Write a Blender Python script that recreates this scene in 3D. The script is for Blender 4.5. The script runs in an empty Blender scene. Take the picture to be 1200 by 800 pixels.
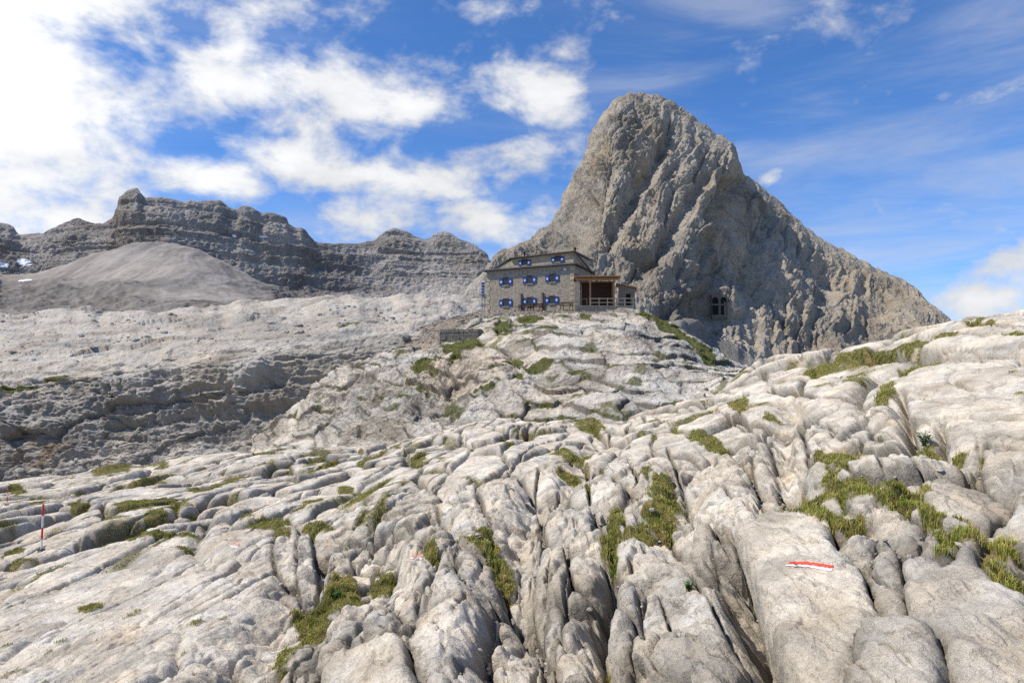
import bpy, math, random
import numpy as np
from mathutils import Vector
from mathutils.bvhtree import BVHTree

F32 = np.float32
FPX, CAMZ = 800.0, 1.6
PITCH = math.atan(50 / 800.0)
CP, SP = math.cos(PITCH), math.sin(PITCH)
rng = np.random.default_rng(7)
scene = bpy.context.scene
COL = scene.collection

# ------------------------------------------------------------------ survey helpers
def ray(u, v):
    xc = (u - 600.0) / FPX
    yc = (400.0 - v) / FPX
    dy = CP - yc * SP
    return xc / dy, (SP + yc * CP) / dy

def at(u, v, Y):
    tx, tz = ray(u, v)
    return np.array([tx * Y, Y, CAMZ + tz * Y])

def proj(P):
    x, y, z = P[..., 0], P[..., 1], P[..., 2] - CAMZ
    fw = np.maximum(y * CP + z * SP, 0.05)
    up = -y * SP + z * CP
    return 600 + FPX * x / fw, 400 - FPX * up / fw

def sstep(a, b, x):
    t = np.clip((x - a) / (b - a), 0, 1)
    return t * t * (3 - 2 * t)

# ------------------------------------------------------------------ noise
def hsh(ix, iy, seed):
    h = (ix.astype(np.int64) * 374761393 + iy.astype(np.int64) * 668265263 + seed * 1442695041) & 0xFFFFFFFF
    h = ((h ^ (h >> 13)) * 1274126177) & 0xFFFFFFFF
    h = ((h ^ (h >> 15)) * 2246822519) & 0xFFFFFFFF
    return h ^ (h >> 16)

_ang = rng.uniform(0, 2 * math.pi, 256)
_g2 = np.stack([np.cos(_ang), np.sin(_ang)], 1).astype(F32)
_g3 = rng.normal(size=(256, 3)); _g3 = (_g3 / np.linalg.norm(_g3, axis=1)[:, None]).astype(F32)

def noise2(x, y, seed=0):
    xi = np.floor(x); yi = np.floor(y)
    fx = (x - xi).astype(F32); fy = (y - yi).astype(F32)
    xi = xi.astype(np.int64); yi = yi.astype(np.int64)
    ux = fx * fx * fx * (fx * (fx * 6 - 15) + 10); uy = fy * fy * fy * (fy * (fy * 6 - 15) + 10)
    def g(i, j):
        gr = _g2[hsh(xi + i, yi + j, seed) & 255]
        return gr[..., 0] * (fx - i) + gr[..., 1] * (fy - j)
    a = g(0, 0); a += ux * (g(1, 0) - a)
    b = g(0, 1); b += ux * (g(1, 1) - b)
    return (a + uy * (b - a)) * 1.5

def noise3(x, y, z, seed=0):
    xi = np.floor(x); yi = np.floor(y); zi = np.floor(z)
    fx = (x - xi).astype(F32); fy = (y - yi).astype(F32); fz = (z - zi).astype(F32)
    xi = xi.astype(np.int64); yi = yi.astype(np.int64); zi = zi.astype(np.int64)
    q = lambda t: t * t * t * (t * (t * 6 - 15) + 10)
    ux, uy, uz = q(fx), q(fy), q(fz)
    def g(i, j, k):
        gr = _g3[hsh(xi + i, yi + j + (zi + k) * 7919, seed) & 255]
        return gr[..., 0] * (fx - i) + gr[..., 1] * (fy - j) + gr[..., 2] * (fz - k)
    def lx(j, k):
        a = g(0, j, k)
        return a + ux * (g(1, j, k) - a)
    def ly(k):
        a = lx(0, k)
        return a + uy * (lx(1, k) - a)
    a = ly(0)
    return (a + uz * (ly(1) - a)) * 1.5

def fbm2(x, y, o=4, seed=0, gain=.5, ridged=False):
    s = 0; a = 1.0; n = 0
    for i in range(o):
        v = noise2(x, y, seed + i)
        if ridged: v = 1 - 2 * np.abs(v)
        s = s + a * v; n += a; a *= gain; x = x * 2.03 + 11.3; y = y * 2.03 - 7.1
    return s / n

def fbm3(x, y, z, o=4, seed=0, gain=.5, ridged=False):
    s = 0; a = 1.0; n = 0
    for i in range(o):
        v = noise3(x, y, z, seed + i)
        if ridged: v = 1 - 2 * np.abs(v)
        s = s + a * v; n += a; a *= gain
        x = x * 2.03 + 11.3; y = y * 2.03 - 7.1; z = z * 2.03 + 3.7
    return s / n

def voro(px, py, seed, jit=.85):
    xi = np.floor(px).astype(np.int64); yi = np.floor(py).astype(np.int64)
    F1 = np.full(px.shape, 1e9, F32); F2 = F1.copy()
    c1 = np.zeros(px.shape + (2,), F32); c2 = c1.copy()
    idv = np.zeros(px.shape, np.int64)
    for i in (-1, 0, 1):
        for j in (-1, 0, 1):
            h = hsh(xi + i, yi + j, seed)
            cx = (xi + i + .5 + jit * ((h & 1023) / 1023.0 - .5)).astype(F32)
            cy = (yi + j + .5 + jit * (((h >> 10) & 1023) / 1023.0 - .5)).astype(F32)
            d = ((px - cx) ** 2 + (py - cy) ** 2).astype(F32)
            m = d < F1
            m2 = (~m) & (d < F2)
            F2 = np.where(m, F1, np.where(m2, d, F2))
            c2[..., 0] = np.where(m, c1[..., 0], np.where(m2, cx, c2[..., 0]))
            c2[..., 1] = np.where(m, c1[..., 1], np.where(m2, cy, c2[..., 1]))
            c1[..., 0] = np.where(m, cx, c1[..., 0]); c1[..., 1] = np.where(m, cy, c1[..., 1])
            idv = np.where(m, h, idv)
            F1 = np.where(m, d, F1)
    sep = np.sqrt(((c1 - c2) ** 2).sum(-1)) + 1e-4
    e = (F2 - F1) / (2 * sep)
    return e, idv, px - c1[..., 0], py - c1[..., 1]

def rnd(idv, k):
    return ((hsh(idv, idv * 0 + k, 91) & 0xFFFF) / 65535.0).astype(F32)

def dome(t):            # rounded rock shoulder: 0 inside, 1 in the joint
    t = np.clip(t, 0, 1)
    return (1 - np.sqrt(np.maximum(1 - (1 - t) ** 2, 0))) ** 1.4

def largest(mask):
    ys, xs = np.nonzero(mask)
    if len(ys) == 0: return mask
    y0, x0 = ys.min(), xs.min(); sub = mask[y0:ys.max() + 1, x0:xs.max() + 1]
    lab = np.zeros(sub.shape, np.int32); H_, W_ = sub.shape; best, bl, k = 0, 0, 0
    for (a, b) in zip(ys - y0, xs - x0):
        if lab[a, b]: continue
        k += 1; st = [(a, b)]; lab[a, b] = k; n = 0
        while st:
            i, j = st.pop(); n += 1
            for p, q in ((i + 1, j), (i - 1, j), (i, j + 1), (i, j - 1)):
                if 0 <= p < H_ and 0 <= q < W_ and sub[p, q] and not lab[p, q]:
                    lab[p, q] = k; st.append((p, q))
        if n > best: best, bl = n, k
    out = np.zeros_like(mask); out[y0:ys.max() + 1, x0:xs.max() + 1] = lab == bl
    return out

# ------------------------------------------------------------------ sheets
def catmull(P, n_per):
    """P: (M, ..., 3) control rows -> dense rows"""
    out = []
    M = len(P)
    for i in range(M - 1):
        p1, p2 = P[i], P[i + 1]
        p0 = P[i - 1] if i > 0 else 2 * p1 - p2
        p3 = P[i + 2] if i + 2 < M else 2 * p2 - p1
        l = lambda a, b: np.maximum(np.linalg.norm(a - b, axis=-1, keepdims=True), 1e-6)
        d1, d0, d2 = l(p2, p1), l(p1, p0), l(p3, p2)
        m1 = ((p1 - p0) / d0 * d1 + (p2 - p1) / d1 * d0) / (d0 + d1) * d1
        m2 = ((p2 - p1) / d1 * d2 + (p3 - p2) / d2 * d1) / (d1 + d2) * d1
        n = n_per[i]
        for k in range(n):
            t = k / n
            out.append((2 * t**3 - 3 * t**2 + 1) * p1 + (t**3 - 2 * t**2 + t) * m1 + (-2 * t**3 + 3 * t**2) * p2 + (t**3 - t**2) * m2)
    out.append(P[-1])
    return np.stack(out)

def densify_cols(P, us, N):
    """P (R,C,3) control; columns at us -> N columns evenly spaced in us"""
    x = np.linspace(us[0], us[-1], N)
    us = np.array(us, float)
    i = np.clip(np.searchsorted(us, x, 'right') - 1, 0, len(us) - 2)
    h = us[i + 1] - us[i]; t = ((x - us[i]) / h)[None, :, None]
    d = (P[:, 1:] - P[:, :-1]) / (us[1:] - us[:-1])[None, :, None]
    m = np.empty_like(P)
    m[:, 0] = d[:, 0]; m[:, -1] = d[:, -1]
    w0 = (us[2:] - us[1:-1]); w1 = (us[1:-1] - us[:-2])
    m[:, 1:-1] = (d[:, :-1] * w0[None, :, None] + d[:, 1:] * w1[None, :, None]) / (w0 + w1)[None, :, None]
    hh = h[None, :, None]
    return ((2 * t**3 - 3 * t**2 + 1) * P[:, i] + (t**3 - 2 * t**2 + t) * hh * m[:, i]
            + (-2 * t**3 + 3 * t**2) * P[:, i + 1] + (t**3 - t**2) * hh * m[:, i + 1])

def normals(P):
    du = np.gradient(P, axis=1); dv = np.gradient(P, axis=0)
    n = np.cross(du, dv)
    n /= np.linalg.norm(n, axis=-1, keepdims=True) + 1e-12
    return n

def blur(a, k):
    for ax in (0, 1):
        c = np.cumsum(np.pad(a, [(k + 1, k) if q == ax else (0, 0) for q in range(a.ndim)], mode='edge'), axis=ax)
        n = a.shape[ax]
        a = (np.take(c, np.arange(n) + 2 * k + 1, ax) - np.take(c, np.arange(n), ax)) / (2 * k + 1)
    return a

def mesh_from(name, V, Fq, mat, cols=None, smooth=True):
    me = bpy.data.meshes.new(name)
    V = np.ascontiguousarray(V, F32); Fq = np.ascontiguousarray(Fq, np.int32)
    me.vertices.add(len(V)); me.vertices.foreach_set('co', V.ravel())
    k = Fq.shape[1]
    me.loops.add(Fq.size); me.loops.foreach_set('vertex_index', Fq.ravel())
    me.polygons.add(len(Fq))
    me.polygons.foreach_set('loop_start', np.arange(0, Fq.size, k, dtype=np.int32))
    try: me.polygons.foreach_set('loop_total', np.full(len(Fq), k, np.int32))
    except Exception: pass
    me.polygons.foreach_set('use_smooth', np.full(len(Fq), smooth, bool))
    if cols is not None:
        a = me.color_attributes.new('col', 'FLOAT_COLOR', 'POINT')
        c = np.ones((len(V), 4), F32); c[:, :cols.shape[-1]] = cols
        a.data.foreach_set('color', c.ravel())
    me.materials.append(mat)
    me.update(calc_edges=True)
    o = bpy.data.objects.new(name, me); COL.objects.link(o)
    return o

def grid_faces(R, C):
    i = np.arange(R * C, dtype=np.int32).reshape(R, C)
    return np.stack([i[:-1, :-1], i[:-1, 1:], i[1:, 1:], i[1:, :-1]], -1).reshape(-1, 4)

def ellipses(U, V, lst):
    """soft union of ellipses (u, v, a, b, rot degrees clockwise lean, strength)"""
    out = np.zeros(U.shape, F32)
    for (cu, cv, a, b, r, s) in lst:
        c, q = math.cos(math.radians(r)), math.sin(math.radians(r))
        dx, dy = U - cu, V - cv
        x = dx * c + dy * q; y = -dx * q + dy * c
        d = np.sqrt((x / a) ** 2 + (y / b) ** 2)
        out = np.maximum(out, s * (1 - sstep(.55, 1.35, d)))
    return out

def polydist(U, V, pts):
    """signed distance in px to a polyline (sign: + on right of travel)"""
    best = np.full(U.shape, 1e9, F32); tt = np.zeros(U.shape, F32); sg = np.zeros(U.shape, F32)
    n = len(pts) - 1
    for k in range(n):
        (x0, y0), (x1, y1) = pts[k], pts[k + 1]
        dx, dy = x1 - x0, y1 - y0; L = dx * dx + dy * dy
        t = np.clip(((U - x0) * dx + (V - y0) * dy) / L, 0, 1)
        d = np.hypot(U - x0 - t * dx, V - y0 - t * dy)
        m = d < best
        best = np.where(m, d, best); tt = np.where(m, (k + t) / n, tt)
        sg = np.where(m, np.sign((V - y0) * dx - (U - x0) * dy), sg)
    return best, tt, sg

# ------------------------------------------------------------------ materials
def new_mat(name):
    m = bpy.data.materials.new(name); m.use_nodes = True
    nt = m.node_tree; nt.nodes.clear()
    out = nt.nodes.new('ShaderNodeOutputMaterial')
    b = nt.nodes.new('ShaderNodeBsdfPrincipled')
    nt.links.new(b.outputs[0], out.inputs[0])
    b.inputs['Specular IOR Level'].default_value = .25
    return m, nt, b

def rock_mat(name, scales, bump, dist, var=.25, warm=.10):
    """colour from the survey attribute, broken up by procedural mottling; bump at several scales"""
    m, nt, b = new_mat(name)
    N, L = nt.nodes, nt.links
    at_ = N.new('ShaderNodeAttribute'); at_.attribute_name = 'col'
    geo = N.new('ShaderNodeNewGeometry')
    b.inputs['Roughness'].default_value = .9
    col = at_.outputs['Color']
    # mottling
    for i, sc in enumerate(scales[:3]):
        n = N.new('ShaderNodeTexNoise'); n.inputs['Scale'].default_value = sc
        n.inputs['Detail'].default_value = 6; n.inputs['Roughness'].default_value = .62
        L.new(geo.outputs['Position'], n.inputs['Vector'])
        r = N.new('ShaderNodeMapRange')
        r.inputs[1].default_value = .3; r.inputs[2].default_value = .7
        r.inputs[3].default_value = 1 - var; r.inputs[4].default_value = 1 + var
        L.new(n.outputs['Fac'], r.inputs[0])
        mx = N.new('ShaderNodeVectorMath'); mx.operation = 'SCALE'
        L.new(col, mx.inputs[0]); L.new(r.outputs[0], mx.inputs['Scale'])
        col = mx.outputs[0]
    # warm / cool drift
    n = N.new('ShaderNodeTexNoise'); n.inputs['Scale'].default_value = scales[0] * .6
    n.inputs['Detail'].default_value = 5
    L.new(geo.outputs['Position'], n.inputs['Vector'])
    ramp = N.new('ShaderNodeValToRGB')
    ramp.color_ramp.elements[0].position = .35; ramp.color_ramp.elements[1].position = .68
    ramp.color_ramp.elements[0].color = (1 - warm, 1 - warm * .3, 1 + warm * .6, 1)
    ramp.color_ramp.elements[1].color = (1 + warm * .6, 1, 1 - warm, 1)
    L.new(n.outputs['Fac'], ramp.inputs[0])
    mm = N.new('ShaderNodeVectorMath'); mm.operation = 'MULTIPLY'
    L.new(col, mm.inputs[0]); L.new(ramp.outputs[0], mm.inputs[1]); col = mm.outputs[0]
    # dark pits of lichen
    v = N.new('ShaderNodeTexVoronoi'); v.inputs['Scale'].default_value = scales[-1] * .5
    L.new(geo.outputs['Position'], v.inputs['Vector'])
    n3 = N.new('ShaderNodeTexNoise'); n3.inputs['Scale'].default_value = scales[-1]; n3.inputs['Detail'].default_value = 4
    L.new(geo.outputs['Position'], n3.inputs['Vector'])
    r = N.new('ShaderNodeMapRange'); r.inputs[1].default_value = .60; r.inputs[2].default_value = .74
    r.inputs[3].default_value = 1.0; r.inputs[4].default_value = .62
    L.new(n3.outputs['Fac'], r.inputs[0])
    mx = N.new('ShaderNodeVectorMath'); mx.operation = 'SCALE'
    L.new(col, mx.inputs[0]); L.new(r.outputs[0], mx.inputs['Scale'])
    L.new(mx.outputs[0], b.inputs['Base Color'])
    # bump
    prev = None
    for sc, st in zip(scales, bump):
        n = N.new('ShaderNodeTexNoise'); n.inputs['Scale'].default_value = sc
        n.inputs['Detail'].default_value = 8; n.inputs['Roughness'].default_value = .65
        L.new(geo.outputs['Position'], n.inputs['Vector'])
        bp = N.new('ShaderNodeBump'); bp.inputs['Strength'].default_value = st
        bp.inputs['Distance'].default_value = dist / sc
        L.new(n.outputs['Fac'], bp.inputs['Height'])
        if prev: L.new(prev.outputs[0], bp.inputs['Normal'])
        prev = bp
    L.new(prev.outputs[0], b.inputs['Normal'])
    return m

def plain(name, col, rough=.7, metal=0, var=0, scale=20, bump=0, spec=.3):
    m, nt, b = new_mat(name)
    N, L = nt.nodes, nt.links
    b.inputs['Base Color'].default_value = (*col, 1); b.inputs['Roughness'].default_value = rough
    b.inputs['Metallic'].default_value = metal; b.inputs['Specular IOR Level'].default_value = spec
    if var or bump:
        geo = N.new('ShaderNodeNewGeometry')
        n = N.new('ShaderNodeTexNoise'); n.inputs['Scale'].default_value = scale; n.inputs['Detail'].default_value = 6
        L.new(geo.outputs['Position'], n.inputs['Vector'])
        r = N.new('ShaderNodeValToRGB')
        r.color_ramp.elements[0].position = .3; r.color_ramp.elements[1].position = .7
        r.color_ramp.elements[0].color = (*[c * (1 - var) for c in col], 1)
        r.color_ramp.elements[1].color = (*[min(1, c * (1 + var)) for c in col], 1)
        L.new(n.outputs['Fac'], r.inputs[0]); L.new(r.outputs[0], b.inputs['Base Color'])
        if bump:
            bp = N.new('ShaderNodeBump'); bp.inputs['Strength'].default_value = bump; bp.inputs['Distance'].default_value = .3 / scale
            L.new(n.outputs['Fac'], bp.inputs['Height']); L.new(bp.outputs[0], b.inputs['Normal'])
    return m

def masonry(name, c1, c2, mortar, bw, bh, scale=1.0):
    m, nt, b = new_mat(name)
    N, L = nt.nodes, nt.links
    tc = N.new('ShaderNodeTexCoord')
    geo = N.new('ShaderNodeSeparateXYZ'); L.new(tc.outputs['Object'], geo.inputs[0])
    add = N.new('ShaderNodeMath'); add.operation = 'ADD'
    L.new(geo.outputs[0], add.inputs[0]); L.new(geo.outputs[1], add.inputs[1])
    cmb = N.new('ShaderNodeCombineXYZ'); L.new(add.outputs[0], cmb.inputs[0]); L.new(geo.outputs[2], cmb.inputs[1])
    nz = N.new('ShaderNodeTexNoise'); nz.inputs['Scale'].default_value = 2.3; nz.inputs['Detail'].default_value = 3
    L.new(cmb.outputs[0], nz.inputs['Vector'])
    mixv = N.new('ShaderNodeVectorMath'); mixv.operation = 'MULTIPLY_ADD'
    mixv.inputs[1].default_value = (.22, .22, 0); L.new(nz.outputs['Color'], mixv.inputs[0]); L.new(cmb.outputs[0], mixv.inputs[2])
    br = N.new('ShaderNodeTexBrick')
    br.inputs['Color1'].default_value = (*c1, 1); br.inputs['Color2'].default_value = (*c2, 1); br.inputs['Mortar'].default_value = (*mortar, 1)
    br.inputs['Scale'].default_value = scale; br.inputs['Mortar Size'].default_value = .025
    br.inputs['Brick Width'].default_value = bw; br.inputs['Row Height'].default_value = bh; br.inputs['Bias'].default_value = -.1
    L.new(mixv.outputs[0], br.inputs['Vector'])
    n = N.new('ShaderNodeTexNoise'); n.inputs['Scale'].default_value = 3.2; n.inputs['Detail'].default_value = 8; n.inputs['Roughness'].default_value = .7
    L.new(tc.outputs['Object'], n.inputs['Vector'])
    r = N.new('ShaderNodeMapRange'); r.inputs[1].default_value = .3; r.inputs[2].default_value = .7; r.inputs[3].default_value = .6; r.inputs[4].default_value = 1.4
    L.new(n.outputs['Fac'], r.inputs[0])
    mx = N.new('ShaderNodeVectorMath'); mx.operation = 'SCALE'; L.new(br.outputs['Color'], mx.inputs[0]); L.new(r.outputs[0], mx.inputs['Scale'])
    L.new(mx.outputs[0], b.inputs['Base Color']); b.inputs['Roughness'].default_value = .95
    bp = N.new('ShaderNodeBump'); bp.inputs['Strength'].default_value = .7; bp.inputs['Distance'].default_value = .06
    L.new(mx.outputs[0], bp.inputs['Height']); L.new(bp.outputs[0], b.inputs['Normal'])
    return m

M_NEAR = rock_mat('pale_limestone', [2.2, 9, 34, 120], [.5, .8, .9, .6], .55, .13, .06)
M_MID = rock_mat('weathered_limestone', [.25, 1.1, 4.5, 14], [.5, .7, .7, .5], .5, .16, .06)
M_PEAK = rock_mat('peak_rock', [.05, .22, .9, 2.6], [.5, .8, .9, .7], .55, .15, .07)
M_FAR = rock_mat('far_rock', [.012, .05, .2, .6], [.4, .7, .9, .7], .5, .14, .05)
M_SCREE = rock_mat('scree_rubble', [.02, .1, .5, 1.4], [.2, .4, .6, .6], .4, .08, .04)

# ------------------------------------------------------------------ tags
def tag(o, label=None, cat=None, group=None, kind=None):
    if label: o['label'] = label
    if cat: o['category'] = cat
    if group: o['group'] = group
    if kind: o['kind'] = kind
    return o

# ================================================================== FOREGROUND KARST
A_cols = {
 -400: [(900,7),(800,10),(730,13),(680,17),(640,23),(615,32),(600,42),(592,52)],
 -100: [(900,6.2),(800,8.5),(730,11.5),(670,15.5),(625,21),(600,30),(585,40),(579,50)],
 100: [(900,5.5),(800,7.6),(730,10),(665,14),(615,19),(588,27),(570,36),(561,47)],
 200: [(900,5.1),(800,7.0),(728,9.4),(660,13),(608,18),(576,26),(554,35),(545,46)],
 300: [(900,4.7),(800,6.4),(720,8.8),(655,12),(600,17),(565,25),(540,34),(529,44)],
 450: [(900,4.0),(800,5.4),(715,7.5),(645,10.5),(590,15),(555,22),(534,30),(523,40)],
 600: [(900,3.2),(800,4.3),(715,6.1),(640,8.8),(580,13),(537,19),(512,27),(500,37)],
 750: [(900,2.7),(800,3.6),(715,5.1),(640,7.5),(575,11.5),(530,17),(505,25),(491,36)],
 830: [(900,2.4),(800,3.2),(715,4.5),(637,6.6),(573,10),(521,15.5),(486,23),(468,33)],
 900: [(900,2.2),(800,2.9),(715,4.0),(635,5.8),(570,9),(512,14),(462,21),(427,32)],
 975: [(900,2.05),(800,2.7),(715,3.7),(633,5.3),(565,8),(505,12),(450,17.5),(416,28)],
 1050: [(900,1.9),(800,2.5),(715,3.4),(630,4.9),(560,7.2),(498,10.5),(440,15),(402,25)],
 1200: [(900,1.8),(800,2.4),(710,3.2),(625,4.4),(550,6.2),(480,8.8),(418,13),(381,22)],
 1400: [(900,1.7),(800,2.3),(700,3.1),(600,4.3),(520,6),(440,9),(390,14),(360,23)],
 1650: [(900,1.6),(800,2.2),(690,3.0),(590,4.2),(500,6),(420,9),(370,14),(335,23)],
}
usA = sorted(A_cols)
ctrl = np.array([[at(u, v, Y) for (v, Y) in A_cols[u]] for u in usA]).transpose(1, 0, 2)   # rows, cols
s = np.array([(u - 600) / 800 for u in usA])
r0 = ctrl[0]
p1 = r0.copy(); p1[:, :2] *= .45; p1[:, 2] = r0[:, 2] * .6 - .02
p2 = np.stack([s * 5, s * 0 - 1.2, -.15 + s * .8], 1)
p3 = np.stack([s * 24, s * 0 - 16, -1.2 + s * 3], 1)
l = ctrl[-1]
q1 = l * np.array([1.12, 1.12, 1]); q1[:, 2] -= .5
q2 = l * np.array([1.32, 1.32, 1]); q2[:, 2] -= 4.5
ctrl = np.concatenate([p3[None], p2[None], p1[None], ctrl, q1[None], q2[None]])
rows = [8, 14, 30, 75, 215, 200, 170, 150, 125, 70, 22, 16]
NA = 1640
P = densify_cols(catmull(ctrl, rows), usA, NA)
U, V = proj(P)
front = P[..., 1] > .8
U = np.where(front, U, -9999); V = np.where(front, V, 2000)
X, Y = P[..., 0].astype(F32), P[..., 1].astype(F32)
sz = (np.maximum(Y, 1.5) / FPX).astype(F32)             # metres per px

# smooth slabs / dense zones
slab = ellipses(U, V, [(90, 740, 260, 95, -12, 1), (1150, 465, 130, 62, 0, .95), (180, 660, 220, 30, -12, .85),
                       (1000, 470, 60, 20, -10, .5), (740, 520, 120, 14, 0, .55), (480, 560, 120, 16, -12, .6), (1165, 560, 50, 25, 0, .6)])
fis = 1 - slab
# large relief
h = .15 * fbm2(X / 3.2, Y / 5.0, 3, 5) * (.5 + .5 * fis) * sstep(1, 6, Y) + .5 * fbm2(X / 11, Y / 16, 2, 55) * sstep(12, 30, Y)
# gullies (metres)
gul = [([(270, 815), (322, 725), (372, 683), (432, 652), (478, 640)], .55, .55),
       ([(612, 810), (606, 740), (598, 655), (618, 590), (628, 545)], .45, .42),
       ([(884, 830), (872, 730), (858, 670), (852, 640)], .16, .55),
       ([(703, 820), (694, 720), (704, 680), (716, 655)], .16, .42),
       ([(655, 600), (664, 560), (690, 520), (740, 495)], .5, .3),
       ([(560, 800), (556, 740), (572, 690)], .16, .25),
       ([(770, 655), (795, 610), (806, 560), (880, 500)], .4, .22),
       ([(925, 600), (915, 545), (920, 500), (935, 470)], .4, .35),
       ([(1065, 540), (1058, 480), (1052, 455)], .12, .5), ([(1095, 520), (1100, 490)], .1, .35),
       ([(1200, 600), (1150, 560), (1100, 525), (1030, 520), (960, 535)], .35, .22)]
for pts, w, dep in gul:
    d, t, sg = polydist(U, V, pts)
    d = d * sz + .25 * w * fbm2(X * 2.2, Y * 2.2, 2, 31)
    h -= dep * np.exp(-np.maximum(d, 0) ** 2 / (w * w * .5)) * sstep(-.02, .12, t) * (1 - sstep(.88, 1.02, t))

def fissures(across, along, seed, R, depth, step, tilt, warp, ang=.12, stp=.0):
    c, q = math.cos(ang), math.sin(ang)
    wx = X + warp * fbm2(X / (across * 2.2), Y / (across * 3), 3, seed + 50)
    wy = Y + warp * 1.6 * fbm2(X / (across * 2.2) + 9, Y / (across * 3) - 4, 3, seed + 60)
    a = (wx * c - wy * q) / across; b_ = (wx * q + wy * c) / along
    e, idv, lx, ly = voro(a, b_, seed)
    em = e * across
    opn = .18 + .82 * sstep(-.35, .25, fbm2(X / (across * 1.6) + seed, Y / (across * 2.6), 2, seed + 70))
    hh = -depth * dome(em / (R * (.4 + .6 * opn))) * opn * (.6 + .8 * rnd(idv, 3))
    hh -= stp * ly * along
    hh += step * (rnd(idv, 1) - .5) + tilt * (lx * across * (rnd(idv, 4) - .5) + .4 * ly * along * (rnd(idv, 5) - .5))
    return hh, em, idv

near = 1 - sstep(9, 20, Y); midr = 1 - sstep(26, 60, Y)
hb, eb, _ = fissures(4.2, 13, 11, .5, .50, .35, .14, 1.3)
hm, em, idm = fissures(1.3, 3.8, 12, .22, .34, .22, .34, .5, stp=.03)
hs, es, ids = fissures(.44, .85, 13, .075, .20, .13, .6, .25, stp=.10)
ht, et, _ = fissures(.19, .30, 14, .03, .06, .05, .55, .1, .35, stp=.12)
nb = sstep(10, 20, Y)
dens = np.clip(fis + .12, 0, 1)
proc = hb * (.3 + .7 * nb) * (.4 + .6 * fis) + hm * (.12 + .88 * fis) * midr * (1 - .25 * near) \
     + hs * near * dens ** 2 * .95 + ht * (1 - sstep(7, 13, Y)) * dens ** 2 * .9
j1 = sstep(-.25, .2, fbm2(X / 1.6 + 3, Y / 2.6, 3, 88)); j2 = sstep(-.1, .25, fbm2(X / .7 + 3, Y / 1.1, 3, 89))
slot = .28 * np.exp(-(em / .042) ** 2) * (.3 + .7 * j1) * midr * (.25 + .75 * fis) + .15 * np.exp(-(es / .022) ** 2) * (.35 + .65 * j2) * near * (.2 + .8 * dens) + .3 * np.exp(-(eb / .08) ** 2) * nb
proc = proc - slot
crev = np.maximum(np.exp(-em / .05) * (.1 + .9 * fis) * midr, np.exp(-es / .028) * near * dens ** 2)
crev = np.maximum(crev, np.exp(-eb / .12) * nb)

# surveyed single rocks: u, v, half width, half height, lean
ROCKS = [
 (940,706,90,88,-4), (1056,774,78,54,0), (1138,742,66,102,-28), (1036,682,22,46,-18), (1045,618,52,17,34),
 (1128,578,42,26,8), (1182,606,36,24,18), (803,752,74,76,4), (774,662,48,36,14), (718,748,24,64,4),
 (667,762,25,56,0), (630,790,20,38,6), (590,742,28,34,8), (566,796,38,36,4), (434,790,54,46,26),
 (520,720,28,82,22), (473,682,27,40,34), (408,700,16,52,50), (432,740,17,44,46), (666,610,26,22,10),
 (846,588,36,46,-26), (812,628,28,26,-14), (850,668,15,48,-6), (640,668,20,30,8), (603,632,26,34,0),
 (592,590,32,17,0), (545,600,26,22,20), (895,546,11,24,0), (922,538,21,28,-6), (950,560,22,13,0),
 (735,700,22,26,6), (548,668,22,24,30), (385,752,16,46,50), (345,785,16,40,50), (690,650,20,24,10),
 (742,620,24,13,20), (1190,540,40,26,8), (1000,640,30,20,20), (1100,650,30,18,26), (355,650,9,26,2),
 (336,640,13,24,4), (700,575,30,14,0), (745,560,34,14,6), (640,700,14,26,0), (1175,670,36,20,20)]
UW = U + (7 * fbm2(X * 3.1, Y * 2.2, 3, 71)) * np.clip(3.5 / np.maximum(Y, 1), .3, 1)
VW = V + (7 * fbm2(X * 3.1 + 5, Y * 2.2 + 8, 3, 72)) * np.clip(3.5 / np.maximum(Y, 1), .3, 1)
m1 = np.full(U.shape, 9.0, F32); m2 = m1.copy(); rid = np.full(U.shape, -1, np.int32)
rsz = np.ones(U.shape, F32); lx = np.zeros(U.shape, F32); ly = lx.copy()
for k, (cu, cv, a, b, r) in enumerate(ROCKS):
    c, q = math.cos(math.radians(r)), math.sin(math.radians(r))
    dx, dy = UW - cu, VW - cv
    x = (dx * c + dy * q) / a; y = (-dx * q + dy * c) / b
    d = (np.abs(x) ** 2.7 + np.abs(y) ** 2.7) ** (1 / 2.7)
    d = d.astype(F32)
    m = d < m1
    m2 = np.where(m, m1, np.minimum(m2, d))
    rid = np.where(m, k, rid); rsz = np.where(m, min(a, b), rsz); lx = np.where(m, x, lx); ly = np.where(m, y, ly)
    m1 = np.where(m, d, m1)
OUT = 1.16
edge_px = np.minimum((m2 - m1) * .5, OUT - m1) * rsz
inside = (m1 < OUT)
edge_m = edge_px * sz
R = np.clip(.23 * rsz * sz, .03, .12)
rr = ((hsh(rid + 2, rid * 0 + 5, 3) & 1023) / 1023.0).astype(F32); r2 = ((hsh(rid + 2, rid * 0 + 9, 4) & 1023) / 1023.0).astype(F32)
hand = -2.2 * R * dome(edge_m / R) - .10 * np.exp(-np.maximum(edge_m, 0) / .022) \
     + .05 * (rr - .5) + rsz * sz * (.22 * (r2 - .5) * lx - .10 * ly) + .035 * fbm2(X * 3, Y * 3, 3, 17, ridged=True) - .75 * rsz * sz * np.clip(ly - .15, 0, 1) ** 2
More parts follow.
